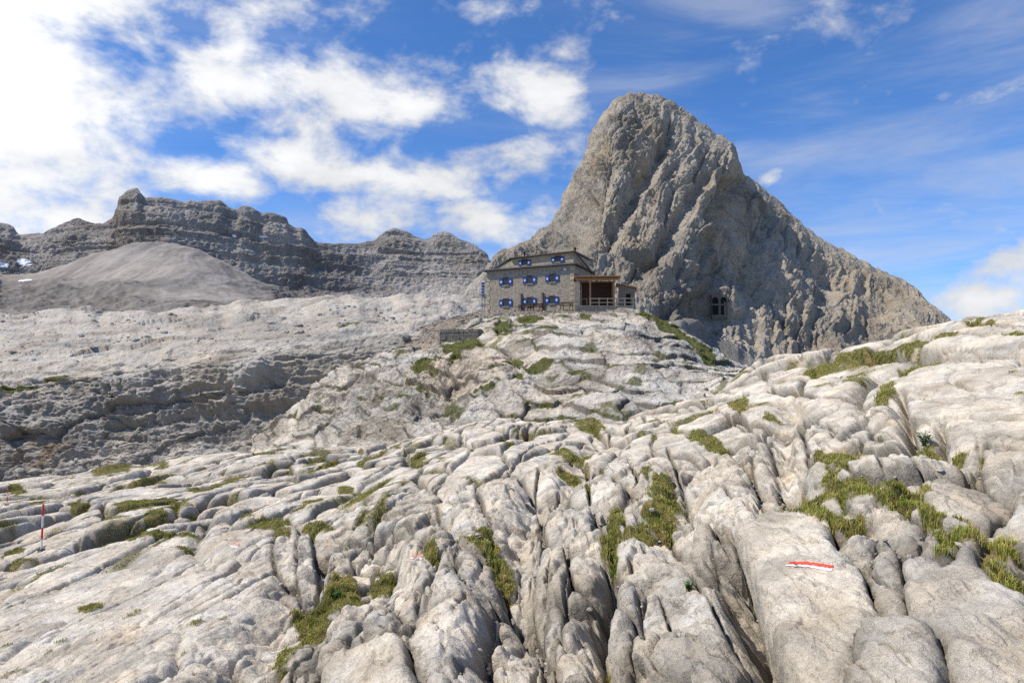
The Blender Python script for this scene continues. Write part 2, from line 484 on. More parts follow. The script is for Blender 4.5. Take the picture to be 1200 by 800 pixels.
# secondary chipped facets inside surveyed rocks
e2, id2, l2x, l2y = voro(X / .36 + .45 * fbm2(X * 2, Y * 2, 3, 8), Y / .6 + .4 * fbm2(X * 2, Y * 2, 3, 9), 41)
smooth_r = np.isin(rid, [0, 1, 2, 14, 5, 6])
amp = np.where(smooth_r, .5, 1.0)
hand += amp * (.20 * l2x * (rnd(id2, 2) - .5) + .17 * l2y * (rnd(id2, 4) - .5) + .03 * (rnd(id2, 6) - .5) * sstep(0, .1, e2) - .012 * np.exp(-e2 * .36 / .012) * (rnd(id2, 7) > .4))
hand += np.where(smooth_r, 0, .6) * (hs * .6 + ht * .8 - .12 * np.exp(-(es / .02) ** 2))
outer = np.exp(-np.maximum(m1 - OUT, 0) * rsz * sz / .05)
h2 = np.where(inside, hand, proc - np.where(~inside, .16, 0) * outer)
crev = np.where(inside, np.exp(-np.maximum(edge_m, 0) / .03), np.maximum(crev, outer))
h = h + h2
# karren flutes and rough skin
fl = fbm2(X * 6.5 + .6 * fbm2(X, Y, 2, 3), Y * 1.3, 3, 21, ridged=True)
h += .022 * fl * (.35 + .65 * fis) * (1 - sstep(10, 25, Y)) + .028 * fbm2(X * 1.6, Y * .5, 3, 23, ridged=True) * sstep(6, 16, Y)
h += .02 * fbm2(X * 6, Y * 6, 3, 25) * (1 - sstep(8, 20, Y))
h = blur(h, 1)
def joints(ang, spacing, seed, w, warp, L_):
    c, q = math.cos(ang), math.sin(ang)
    a = X * c - Y * q + warp * fbm2(X / 1.1, Y / 2.2, 3, seed); b_ = X * q + Y * c
    a = a / spacing; k = np.floor(a); best = np.full(X.shape, 9.0, F32)
    for o_ in (-1, 0, 1):
        kk = (k + o_).astype(np.int64)
        pos = k + o_ + .5 + .7 * (rnd(kk, seed) - .5)
        dd = np.abs(a - pos) * spacing
        pres = noise2(b_ / L_ + kk * 13.7, kk * 5.1, seed + 3) > -.02
        best = np.where(pres & (dd < best), dd, best)
    return best
near2 = 1 - sstep(8, 14, Y); far2 = sstep(7, 13, Y) * (1 - sstep(30, 45, Y))
ja = joints(.14, .27, 700, .01, .05, 1.1); jb = joints(-1.15, .42, 710, .01, .09, .5)
jc = joints(.16, .8, 720, .02, .15, 4.0); jd = joints(-1.2, 1.5, 730, .02, .2, 1.6)
cal = np.where(inside & smooth_r, .12, 1.0) * (.12 + .88 * fis)
wj = .007 + .0012 * Y
jn = np.maximum(np.exp(-(ja / wj) ** 2), .8 * np.exp(-(jb / wj) ** 2)) * near2 * cal
jf = np.maximum(np.exp(-(jc / (wj * 1.3)) ** 2), .8 * np.exp(-(jd / (wj * 1.3)) ** 2)) * far2 * (.35 + .65 * fis)
h = h - .11 * jn - .24 * jf
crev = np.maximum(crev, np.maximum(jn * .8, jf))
fsc = np.where(Y < 9, 1, 2.2)
e5, id5, l5x, l5y = voro(X / (.15 * fsc) + .5 * fbm2(X * 4, Y * 4, 2, 18), Y / (.24 * fsc) + .5 * fbm2(X * 4, Y * 4, 2, 19), 45)
fa = fsc * (1 - .75 * slab) * (1 - sstep(14, 24, Y)) * (np.where(inside & smooth_r, .35, 1))
h += fa * 1.25 * (.040 * l5x * (rnd(id5, 2) - .5) + .050 * l5y * (rnd(id5, 3) - .5) + .010 * (rnd(id5, 4) - .5))
base_n = blur(normals(P), 25)
base_n /= np.linalg.norm(base_n, axis=-1, keepdims=True)
PA = P + base_n * h[..., None]
# second pass: 3-D roughening sideways
n = normals(PA)
q3 = PA.astype(F32)
d3 = .034 * fbm3(q3[..., 0] * 3.6, q3[..., 1] * 3.0, q3[..., 2] * 3.6, 5, 81, ridged=True) * (1 - sstep(7, 16, Y)) \
   + .06 * fbm3(q3[..., 0] * .9, q3[..., 1] * .9, q3[..., 2] * 1.4, 4, 83, ridged=True) * sstep(5, 14, Y) * (.35 + .65 * fis)
PA = PA + blur(n, 4) * d3[..., None]

GRASS_A = [(330,735,16,26,42,1),(358,698,22,26,52,1),(392,672,30,17,-32,1),(440,650,18,12,-30,1),(505,648,8,14,10,1),(562,632,26,9,12,1),(582,648,15,11,10,.9),
 (722,612,7,24,-8,1),(716,642,16,12,0,1),(745,628,18,12,-30,1),(770,606,16,14,-40,1),(776,582,14,18,0,1),(760,565,9,9,0,.8),
 (670,527,30,5,0,.8),(664,547,15,5,0,.9),(690,574,12,4,0,.7),(828,517,24,7,12,1),(868,478,15,11,12,1),(905,493,8,6,0,.7),(1036,463,9,22,24,1),(1062,428,18,6,0,.9),(1003,447,10,5,0,.6),
 (985,545,32,12,0,1),(990,572,30,18,0,1),(1060,570,34,8,12,1),(1032,586,40,8,6,.9),(925,606,26,7,4,1),(975,614,36,10,8,1),(940,578,14,8,0,.7),(1092,608,12,20,-20,1),(1120,634,30,9,16,1),
 (1135,610,26,6,26,1),(1172,640,26,12,30,1),(1182,684,24,13,26,1),(1160,668,14,6,20,.7),(1108,660,8,3,0,.8),(1084,518,12,9,20,1),(1120,522,10,5,0,.8),
 (1000,416,60,6,-9,.9),(960,428,26,6,-10,1),(925,446,12,6,0,.8),(1068,404,24,5,-6,.8),(1110,396,16,3,-6,.8),(1189,398,16,4,0,1),(1150,387,20,3,-4,.7),
 (435,543,18,5,-16,1),(380,546,20,4,-16,1),(490,538,10,5,-20,.9),(92,600,14,5,0,1),(170,596,46,4,-12,1),(150,622,40,4,-14,.9),(185,627,46,4,-6,.9),(182,606,14,6,-20,1),(105,713,16,4,-14,1),
 (313,613,30,6,-8,.9),(372,617,18,8,0,1),(332,624,12,8,0,.8),(185,545,14,4,0,.8),(130,554,26,5,-12,.9),(190,567,16,4,0,.9),(240,575,26,3,-10,.8),(270,562,20,4,-16,.9),(310,532,16,5,0,.9),(20,578,12,3,0,.9),(16,643,16,4,-14,.9),(60,592,20,2,0,.7),
 (366,586,16,3,-16,.8),(295,598,18,3,-20,.8),(405,572,12,4,0,.8),(30,650,20,2,-10,.5),(600,510,14,3,0,.7),(690,497,20,3,0,.8),(556,560,12,3,0,.6),(810,572,10,4,0,.6),(805,690,4,8,0,.9),(750,510,10,4,0,.6),(8,760,18,3,-14,.7),(450,530,30,3,-15,.6),(215,640,12,2,-8,.6)]
gm = ellipses(UW, VW, GRASS_A)
gn = fbm2(X * 2.3, Y * 1.6, 4, 61) * np.where(Y < 12, 1, .6)
grassA = np.clip(sstep(.30, .62, gm - .10 + 1.15 * gn + .25 * np.clip(crev, 0, 1) * (gm > .05) - .45 * np.where(inside & (gm < .7), 1, 0) * sstep(.02, .1, edge_m)), 0, 1)
# thin sprinkling in far joints
grassA = np.maximum(grassA, .8 * sstep(.38, .55, fbm2(X * .35, Y * .35, 3, 66) + .35 * np.exp(-em / .12)) * sstep(13, 20, Y) * sstep(.0, .3, fis))
stk = sstep(.16, .42, fbm2(X / .8, Y / 7, 4, 67) + .12 * np.clip(crev, 0, 1)) * sstep(11, 15, Y) * sstep(620, 470, U) * sstep(.05, .35, fbm2(X / 6, Y / 9, 2, 68) + .22)
stk2 = .8 * sstep(.24, .42, fbm2(X / .7, Y / 2.0, 4, 69) + .15 * np.clip(crev, 0, 1)) * sstep(10, 15, Y) * sstep(560, 700, U) * sstep(.1, .4, fbm2(X / 5, Y / 7, 2, 64) + .15)
grassA = np.maximum(grassA, np.maximum(stk, stk2))
# soil fills the joint under grass
PA[..., 2] += grassA * .03 * (1 - sstep(8, 20, Y))

def stone_cols(shape, a, b, t):
    return (np.array(a, F32) * (1 - t[..., None]) + np.array(b, F32) * t[..., None])
tone = fbm2(X * .9, Y * .7, 4, 101); tone2 = fbm2(X * 4, Y * 3, 3, 103)
CA = stone_cols(X.shape, (.55, .487, .395), (.75, .68, .572), sstep(-.4, .4, tone + .4 * tone2))
CA = CA * (1 - .22 * sstep(.08, .28, fbm2(X * 1.7, Y * 1.2, 4, 105)))[..., None]                      # grey weathering
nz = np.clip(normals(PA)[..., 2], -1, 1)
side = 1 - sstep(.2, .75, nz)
CA = CA * (1 - .14 * side)[..., None] * np.array([1, .99, .975], F32) ** side[..., None]  # shade on steep faces painted into the colour
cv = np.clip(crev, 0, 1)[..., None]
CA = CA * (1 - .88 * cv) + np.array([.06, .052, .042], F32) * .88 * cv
wsx = sstep(.12, .38, fbm2(X / .16 + 1.5 * fbm2(X, Y, 2, 111), Y / 1.3, 4, 112)) * sstep(-.1, .3, fbm2(X / 2, Y / 2, 2, 113))
wsf = sstep(.12, .38, fbm2(X / .9 + 1.5 * fbm2(X / 4, Y / 4, 2, 114), Y / 6, 4, 115)) * sstep(8, 14, Y)
CA = CA * (1 - .13 * np.maximum(wsx * (1 - sstep(10, 18, Y)), wsf))[..., None]
st = sstep(.25, .5, fbm2(X * 1.1 + 20, Y * .8, 3, 107))[..., None]
CA = CA * (1 - .4 * st) + CA * np.array([1.08, .95, .78], F32) * .4 * st
gcol = stone_cols(X.shape, (.10, .095, .03), (.22, .17, .07), sstep(-.3, .3, fbm2(X * 3, Y * 3, 2, 109)))
CA = CA * (1 - grassA[..., None]) + gcol * grassA[..., None]
print('A built', PA.shape)

FA = grid_faces(*PA.shape[:2]).reshape(PA.shape[0] - 1, PA.shape[1] - 1, 4)
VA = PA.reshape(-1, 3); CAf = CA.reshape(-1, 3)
fr = rid[:-1, :-1]; fin = inside[:-1, :-1] & inside[1:, 1:] & inside[1:, :-1] & inside[:-1, 1:]
same = (rid[:-1, :-1] == rid[1:, 1:]) & (rid[:-1, :-1] == rid[1:, :-1]) & (rid[:-1, :-1] == rid[:-1, 1:])
BOULDERS = {
 0: 'big rounded pale boulder carrying the red and white trail stripe',
 1: 'smooth domed boulder at the bottom edge right below the striped boulder',
 2: 'large long boulder at the bottom right corner beside the grass',
 3: 'narrow upright rock wedged between the striped boulder and the corner boulder',
 4: 'long slanting rock slab lying just above the narrow wedged rock',
 5: 'rounded boulder above the corner boulder with grass on its left',
 6: 'low rounded boulder touching the right edge of the photo',
 7: 'broad wrinkled grey-white rock at the bottom, left of the dark gap beside the striped boulder',
 8: 'pale faceted rock directly below the grassy joint in the centre right',
 9: 'tall grooved rock beside the black gap, left of the broad wrinkled rock',
 10: 'upright split column of rock at the bottom centre',
 12: 'rounded egg-like rock perched above the bottom edge left of the split column',
 13: 'round rock cut by the bottom edge below the egg-like rock',
 14: 'wide smooth rock cut by the bottom edge left of centre',
 15: 'long leaning rock rib rising from the bottom left of centre',
 16: 'slanting rock with the small faded red and white stripe on top',
 20: 'big rounded fluted rock hump left of the grassy hollow',
 21: 'small pale rock just right of the central grass joint',
 22: 'slim upright rock between the fluted hump and the striped boulder',
 24: 'blocky upright rock beside the central ravine below the grass tuft',
 28: 'squarish boulder standing above the grassy hollow',
}
taken = np.zeros(fr.shape, bool)
def cut(mask_faces, name, label, group):
    Fq = FA[mask_faces]
    if len(Fq) < 50: return
    idx, inv = np.unique(Fq, return_inverse=True)
    Fq = inv.reshape(-1, 4)
    Vv = VA[idx]; Cv = CAf[idx]
    e = np.concatenate([Fq[:, [0, 1]], Fq[:, [1, 2]], Fq[:, [2, 3]], Fq[:, [3, 0]]])
    key = np.sort(e, 1); k = key[:, 0].astype(np.int64) * len(idx) + key[:, 1]
    _, i1, cnt = np.unique(k, return_index=True, return_counts=True)
    be = e[i1[cnt == 1]]
    bv, binv = np.unique(be, return_inverse=True); be2 = binv.reshape(-1, 2)
    low = Vv[bv].copy(); low[:, 2] -= .22
    cen = low.mean(0); low[:, :2] += (cen[:2] - low[:, :2]) * .12
    o0 = len(Vv)
    sk = np.stack([be[:, 1], be[:, 0], be2[:, 0] + o0, be2[:, 1] + o0], 1)
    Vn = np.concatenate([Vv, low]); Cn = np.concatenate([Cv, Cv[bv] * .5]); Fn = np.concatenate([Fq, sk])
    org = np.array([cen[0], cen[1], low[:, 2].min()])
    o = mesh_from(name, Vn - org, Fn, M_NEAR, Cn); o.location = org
    tag(o, label, 'boulder', group)
    return o
for k, lab in BOULDERS.items():
    mk = largest((fr == k) & fin & same)
    cut(mk, 'boulder', lab, 'limestone blocks of the foreground')
    taken |= mk
rest = FA[~taken]
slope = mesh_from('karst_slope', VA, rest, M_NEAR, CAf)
tag(slope, kind='structure')

# ================================================================== generic rock sheets
def sheet(cols, rows, N, behind):
    us = sorted(cols)
    c = np.array([[at(u, v, Y_) for (v, Y_) in cols[u]] for u in us]).transpose(1, 0, 2)
    ex = [c[-1] + np.array([c[-1][:, 0] * a, c[-1][:, 1] * a, np.full(len(us), dz)]).T for a, dz in behind]
    c = np.concatenate([c] + [e[None] for e in ex])
    return densify_cols(catmull(c, rows), us, N)

def finish(name, P, C, mat, label=None):
    V_ = P.reshape(-1, 3)
    o = mesh_from(name, V_, grid_faces(*P.shape[:2]), mat, C.reshape(-1, 3))
    tag(o, kind='structure')
    return o

# ------------------------------------------------------------------ B : cliff band and terraces on the left
B_cols = {
 -500: [(680,64),(592,94),(540,98),(470,103),(436,125),(402,165),(372,225)],
 -100: [(670,62),(578,92),(528,96),(462,101),(428,122),(398,160),(370,220)],
 50: [(660,60),(568,88),(520,92),(450,97),(420,118),(395,158),(369,218)],
 200: [(640,58),(552,84),(515,88),(434,94),(408,116),(388,158),(371,220)],
 320: [(620,56),(532,78),(502,82),(416,89),(396,112),(378,160),(360,230)],
 420: [(610,54),(530,74),(498,79),(404,88),(387,112),(373,160),(355,235)],
 520: [(600,54),(525,70),(495,78),(396,91),(384,118),(372,165),(355,240)],
 640: [(600,58),(530,75),(500,85),(465,97),(435,122),(405,165),(368,240)],
 800: [(600,60),(540,75),(510,85),(480,97),(462,122),(450,165),(440,240)],
 1000: [(600,60),(550,75),(530,85),(510,97),(500,122),(490,165),(480,240)]}
PB = sheet(B_cols, [50, 130, 130, 110, 100, 90, 14], 1250, [(.15, -9)])
UB, VB = proj(PB)
x, y, z = PB[..., 0], PB[..., 1], PB[..., 2]
nB = blur(normals(PB), 12)
zb = z - .12 * x - .03 * y + 1.2 * fbm2(x / 30, y / 30, 2, 200)        # bedding plane height, dipping left
steep = sstep(.25, .6, 1 - nB[..., 2]) 
strat = fbm2(zb / 2.6, x / 90 + 3, 4, 201, gain=.6)
tread = np.abs(((zb / 3.1) % 1) - .5) * 2
d = 2.2 * fbm3(x / 26, y / 22, z / 16, 3, 202, ridged=True) * (.4 + .6 * steep) + 1.4 * strat * (.35 + .65 * steep)
d += 1.1 * fbm3(x / 3.6, y / 3.6, z / 12, 4, 205, ridged=True) * steep + .28 * fbm3(x / 3, y / 5, z / 1.2, 4, 206, ridged=True)
d += .55 * (sstep(.1, .5, tread) - .5) * sstep(.05, .3, fbm2(x / 25 + 4, y / 25, 2, 209) + .25)
e, idv, l1, l2 = voro(x / 16 + .5 * fbm2(x / 9, y / 9, 3, 210), (zb * 1.1 + y * .30) / 3.6 + .35 * fbm2(x / 7, y / 7, 3, 214), 211)
opn = sstep(-.3, .3, fbm2(x / 9, y / 9, 2, 215))
d += (-.8 * dome(e * 2.6 / .35) * opn + 1.3 * (rnd(idv, 1) - .5) + 1.4 * l2 * (rnd(idv, 2) - .5)) * (.55 + .45 * steep)
e, idv, l1, l2 = voro(x / 3.2 + .7 * fbm2(x / 3, y / 3, 3, 216), (zb * 1.1 + y * .30) / 1.0 + .4 * fbm2(x / 3, y / 3, 3, 217), 218)
d += -.28 * dome(e / .2) * (1 - .5 * opn) + .28 * (rnd(idv, 1) - .5) + .3 * l2 * (rnd(idv, 2) - .5)
d += .16 * fbm3(x / 1.1, y / 1.1, z / .6, 3, 219, ridged=True)
ph = zb / 4.2 + .5 * fbm2(x / 30, y / 30, 3, 260) ; fr_ = ph % 1
led = sstep(-.15, .25, fbm2(x / 28 + 9, y / 18, 3, 261) + .12)
d += 2.0 * (fr_ * (1 - sstep(.95, 1, fr_)) - .5) * led
d -= d.mean()
vt_ = 446 - .11 * np.clip(UB, 0, 520)
cl_ = sstep(-6, 26, VB - vt_) * sstep(640, 540, UB)
d += cl_ * (1.0 * fbm3(x / 9, y / 9, z / 20, 3, 262, ridged=True) + .45 * fbm3(x / 2, y / 2, z / 5, 3, 263, ridged=True))
# bumps along the skyline
d += 3.5 * fbm2(UB / 60, VB / 60 + 5, 3, 213) * sstep(395, 365, VB) * 0.8
PBd = PB + nB * d[..., None]
nn = normals(PBd)
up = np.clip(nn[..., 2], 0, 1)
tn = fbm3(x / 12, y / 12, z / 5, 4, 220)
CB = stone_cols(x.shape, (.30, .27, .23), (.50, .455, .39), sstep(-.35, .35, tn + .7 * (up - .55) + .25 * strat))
streak = sstep(.0, .5, fbm2(x / 1.8, zb / 14, 4, 222)) * steep * sstep(430, 470, VB)
CB = CB * (1 - .35 * streak)[..., None]
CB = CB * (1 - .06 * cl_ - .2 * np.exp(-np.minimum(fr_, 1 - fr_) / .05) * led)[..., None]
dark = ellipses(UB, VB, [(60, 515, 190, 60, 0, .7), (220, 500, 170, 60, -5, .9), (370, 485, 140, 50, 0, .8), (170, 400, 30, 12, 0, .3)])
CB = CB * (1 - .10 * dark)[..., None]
ora = ellipses(UB, VB, [(50, 530, 38, 26, 0, 1), (12, 520, 20, 24, 0, .6), (120, 545, 20, 10, 0, .4)]) * sstep(-.25, .3, fbm2(x / 3, z / 3, 3, 225))
CB = CB * (1 - .6 * ora[..., None]) + np.array([.20, .12, .055], F32) * .6 * ora[..., None]
brn = ellipses(UB, VB, [(300, 385, 120, 14, 4, .8), (150, 385, 40, 8, 0, .3), (400, 375, 60, 12, 0, .5)])
CB = CB * (1 - .3 * brn)[..., None]
g = ellipses(UB, VB, [(70, 447, 16, 6, 0, 1), (20, 460, 40, 4, 0, .7), (410, 383, 18, 3, 0, .6), (445, 520, 14, 10, 0, .8), (90, 458, 20, 3, 0, .5), (370,470,10,3,0,.4)])
g = sstep(.35, .6, g + .5 * fbm2(x / 1.5, y / 1.5, 3, 226))
CB = CB * (1 - g[..., None]) + np.array([.09, .095, .03], F32) * g[..., None]
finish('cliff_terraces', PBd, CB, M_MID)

# ------------------------------------------------------------------ K : knoll under the hut
K_cols = {
 300: [(640,52),(580,62),(550,68),(528,75),(512,82),(502,90),(497,95)],
 400: [(620,47),(560,55),(520,62),(482,70),(458,78),(440,87),(428,94)],
 455: [(610,45),(545,53),(502,60),(462,68),(432,77),(412,87),(399,95)],
 520: [(600,44),(528,51),(488,58),(450,66),(420,76),(394,87),(376,97)],
 570: [(590,43),(518,50),(477,57),(440,65),(409,75),(386,86),(366,97)],
 620: [(580,42),(512,49),(471,56),(435,64),(403,74),(382,85),(366,97)],
 680: [(575,41),(506,48),(465,55),(429,63),(398,73),(381,84),(366,94)],
 740: [(570,41),(500,47),(462,54),(428,62),(401,72),(388,81),(372,90)],
 790: [(565,41),(498,47),(465,53),(437,61),(417,70),(402,79),(388,88)],
 830: [(560,41),(495,46),(468,53),(449,60),(434,68),(422,76),(412,84)],
 880: [(560,41),(500,46),(482,51),(468,57),(458,64),(450,71),(443,78)],
 960: [(570,41),(525,46),(510,51),(500,57),(492,64),(486,71),(480,78)]}
us = sorted(K_cols)
c = np.array([[at(u, v, Y_) for (v, Y_) in K_cols[u]] for u in us]).transpose(1, 0, 2)
plat = sstep(540, 570, np.array(us, float)) * (1 - sstep(745, 775, np.array(us, float)))
b1 = c[-1].copy(); b1[:, 1] += 8 + 14 * plat; b1[:, 0] *= b1[:, 1] / c[-1][:, 1]; b1[:, 2] -= 1.5 * (1 - plat)
b2 = b1.copy(); b2[:, 1] += 18; b2[:, 0] *= b2[:, 1] / b1[:, 1]; b2[:, 2] -= 9
c = np.concatenate([c, b1[None], b2[None]])
PK = densify_cols(catmull(c, [40, 110, 115, 110, 85, 80, 40, 20]), us, 900)
UK, VK = proj(PK)
x, y, z = PK[..., 0], PK[..., 1], PK[..., 2]
nK = blur(normals(PK), 15)
rubble = ellipses(UK, VK, [(560, 368, 80, 10, -6, 1), (508, 388, 56, 19, -20, 1), (470, 402, 40, 10, -20, .9), (640, 366, 90, 9, 0, 1), (735,364,40,4,10,.8)])
plt = sstep(94, 97, y) * (1 - sstep(118, 125, y)) * sstep(555, 575, UK) * (1 - sstep(740, 760, UK))
calm = np.clip(np.maximum(rubble, plt), 0, 1)
zb = z + .12 * x - .12 * y + .8 * fbm2(x / 12, y / 12, 2, 240)
crag = np.clip(ellipses(UK, VK, [(500, 470, 90, 55, 0, 1), (420, 480, 60, 50, 0, 1), (590, 455, 40, 40, 0, .6), (900, 460, 60, 20, 0, .8)]), .12, 1)
d = 1.5 * fbm3(x / 10, y / 10, z / 7, 3, 241, ridged=True) * (.6 + .5 * crag)
wx = 1.0 * fbm2(x / 4, y / 4, 3, 242); wy = 1.0 * fbm2(x / 4 + 7, y / 4, 3, 243)
e, idv, l1, l2 = voro((x + 1.5 * wx) / 4.2, (zb * 1.3 + .35 * y + wy) / 2.0, 244)
opn = sstep(-.3, .3, fbm2(x / 3, y / 3, 2, 246))
d += -.6 * dome(e * 2 / .35) * opn * (.5 + .5 * crag) + .8 * (rnd(idv, 1) - .5) * (.5 + .5 * crag) + 1.1 * l2 * (rnd(idv, 2) - .5) + .7 * l1 * (rnd(idv, 3) - .5); ev = e
e, idv, l1, l2 = voro((x + .6 * wx) / 1.3, (zb * 1.3 + .35 * y + .5 * wy) / .55, 245)
d += (-.22 * dome(e * .7 / .14) * (1 - .6 * opn) + .22 * (rnd(idv, 1) - .5) + .4 * l2 * (rnd(idv, 2) - .5)) * (.45 + .55 * crag)
d += .55 * fbm3(x / 1.2, y / 3, z / 3.2, 4, 247, ridged=True) * crag + .14 * fbm3(x / .8, y / .8, z / .5, 3, 249, ridged=True)
fk = (zb / 1.9 + .6 * fbm2(x / 8, y / 8, 3, 266)) % 1
d += .55 * (fk * (1 - sstep(.9, 1, fk)) - .5) * sstep(-.2, .2, fbm2(x / 9, y / 9, 2, 267)) * (1 - .5 * crag)
d *= (1 - .93 * calm)
d += calm * .12 * fbm3(x * 1.5, y * 1.5, z * 1.5, 3, 248, ridged=True) * (1 - plt)
PKd = PK + nK * d[..., None]
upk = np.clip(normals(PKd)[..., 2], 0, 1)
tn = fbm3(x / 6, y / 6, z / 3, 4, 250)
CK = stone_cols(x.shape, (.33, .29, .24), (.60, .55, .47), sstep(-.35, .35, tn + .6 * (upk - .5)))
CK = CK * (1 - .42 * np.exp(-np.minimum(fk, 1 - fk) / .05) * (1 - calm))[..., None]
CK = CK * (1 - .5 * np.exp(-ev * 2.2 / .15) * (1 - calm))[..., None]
warmK = ellipses(UK, VK, [(560, 450, 60, 40, 0, .8), (600, 420, 40, 30, 0, .5), (640, 460, 60, 20, 0, .4)])
CK = CK * (1 - .12 * warmK[..., None] * np.array([.5, 1, 1.6], F32))
CK = CK * (1 - .9 * rubble[..., None]) + np.array([.235, .192, .148], F32) * (1 + .45 * fbm2(x * 1.2, y * 1.2, 3, 252))[..., None] * .9 * rubble[..., None]
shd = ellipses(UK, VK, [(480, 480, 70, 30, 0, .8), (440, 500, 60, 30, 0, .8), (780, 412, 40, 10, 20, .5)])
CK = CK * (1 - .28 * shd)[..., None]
GK = [(545,412,26,6,-14,1),(520,440,34,4,-12,1),(505,446,16,4,-8,.9),(535,428,6,14,30,.9),(566,410,10,8,0,.5),(590,392,14,10,-20,.7),(623,381,16,4,-8,.9),(640,393,16,3,0,.9),(601,431,16,6,0,.8),
 (633,437,20,7,-18,.9),(610,455,6,6,-30,.9),(570,468,14,4,0,1),(675,446,12,3,0,.9),(720,437,18,3,0,.7),(640,478,12,3,0,.6),(686,375,8,5,0,.7),(705,397,10,3,30,.6),(580,380,10,6,0,.5),
 (772,384,22,5,34,1),(800,402,26,6,38,1),(824,420,18,6,40,1),(860,440,26,4,6,1),(755,377,10,5,30,.9),(565,356,50,3,-2,.9),(540,361,30,4,-14,1),(515,368,20,4,-20,.9),(480,480,10,3,0,.6),(660,500,30,3,0,.6),(600,497,14,3,0,.5),(735,470,12,3,0,.4),(690,470,8,3,0,.4),(500,470,10,4,0,.5)]
gK = ellipses(UK, VK, GK)
gK = sstep(.35, .6, gK + .5 * fbm2(x / 1.1, y / 1.4, 4, 256)) 
gK = np.maximum(gK, .7 * sstep(.36, .5, fbm2(x / 3, y / 3, 3, 257) + .3 * np.exp(-ev * 2.2 / .3)) * (1 - calm))
strw = ellipses(UK, VK, [(540, 360, 60, 8, -8, 1)])[..., None]
gc = np.array([.095, .10, .03], F32) * (1 - strw) + np.array([.22, .16, .045], F32) * strw
CK = CK * (1 - gK[..., None]) + gc * gK[..., None]
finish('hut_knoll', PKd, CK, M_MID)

# ------------------------------------------------------------------ C : the rock peak
SIL = [(380,400),(440,385),(500,358),(530,344),(553,325),(566,303),(580,292),(600,285),(622,268),(638,256),(650,245),(660,225),(670,208),(679,185),(684,166),(697,140),(710,122),(724,112),(740,107),(757,106),(772,108),
 (790,116),(806,127),(822,139),(840,151),(852,158),(863,166),(868,180),(870,199),(885,211),(903,226),(930,250),(960,272),(985,286),(1003,295),(1030,311),(1055,325),(1085,339),(1105,355),(1120,370),(1138,384),(1170,402),(1230,425),(1300,440)]
su, sv = zip(*SIL)
us = list(range(380, 640, 20)) + list(range(640, 900, 8)) + list(range(900, 1301, 20))
BASE = [(380, 440), (500, 420), (620, 420), (700, 440), (800, 470), (900, 490), (1300, 500)]
bu, bvv = zip(*BASE)
def YB(u): return np.interp(u, [380, 560, 780, 900, 1100, 1300], [205, 190, 150, 150, 175, 195])
def YC(u): return np.interp(u, [380, 560, 680, 757, 860, 900, 1000, 1138, 1300], [240, 232, 268, 300, 300, 305, 300, 275, 250])
f_ = np.array([0, .1, .22, .36, .5, .64, .78, .9, .97, 1.0])
gY = np.array([0, .10, .22, .36, .50, .62, .74, .86, .95, 1.04])
ctrlC = []
for f, g_ in zip(f_, gY):
    row = []
    for u in us:
        vb = np.interp(u, bu, bvv); vs = np.interp(u, su, sv)
        v = vb + (vs - vb) * f
        Y_ = YB(u) + (YC(u) - YB(u)) * g_
        # right flank falls back behind the diagonal rib
        line = np.interp(v, [100, 195, 260, 340, 430], [880, 868, 835, 812, 800])
        Y_ += 26 * sstep(-8, 26, u - line) * (1 - sstep(1000, 1150, u)) * sstep(0, .2, f)
        # left side of the upper tower turns away
        line2 = np.interp(v, [100, 200, 300, 430], [735, 712, 690, 640])
        Y_ += 16 * sstep(0, 45, line2 - u) * sstep(150, 60, v - 150) * (u > 600)
        row.append(at(u, v, Y_))
    ctrlC.append(row)
c = np.array(ctrlC)
e1 = c[-1].copy(); e1[:, 1] += 14; e1[:, 0] *= e1[:, 1] / c[-1][:, 1]; e1[:, 2] -= 9
e2_ = c[-1].copy(); e2_[:, 1] += 110; e2_[:, 0] *= e2_[:, 1] / c[-1][:, 1]; e2_[:, 2] = np.minimum(e2_[:, 2] * .4, 60)
c = np.concatenate([c, e1[None], e2_[None]])
PC = densify_cols(catmull(c, [50, 60, 75, 75, 75, 75, 65, 45, 24, 14, 12]), us, 1250)
UC, VC = proj(PC)
x, y, z = PC[..., 0], PC[..., 1], PC[..., 2]
nC = blur(normals(PC), 14)
fade = 1 - sstep(.93, 1.0, np.linspace(0, 1, PC.shape[0]))[:, None] * 0.5
def ridd(L1, L2, L3, o, s, ang=0.0, gain=.5):
    c_, s_ = math.cos(ang), math.sin(ang)
    a = x * c_ + z * s_; b_ = -x * s_ + z * c_
    return fbm3(a / L1, y / L2, b_ / L3, o, s, gain=gain, ridged=True)
wxx = 6 * fbm3(x / 40, y / 40, z / 40, 2, 260)
x0 = x; x = x + wxx
d = 6.5 * ridd(60, 70, 120, 2, 261, .45) + 3.6 * ridd(19, 26, 44, 3, 263, .6) + 2.1 * ridd(6, 9, 17, 4, 264, .7) + 1.0 * ridd(2.1, 4, 4.6, 4, 265, .75)
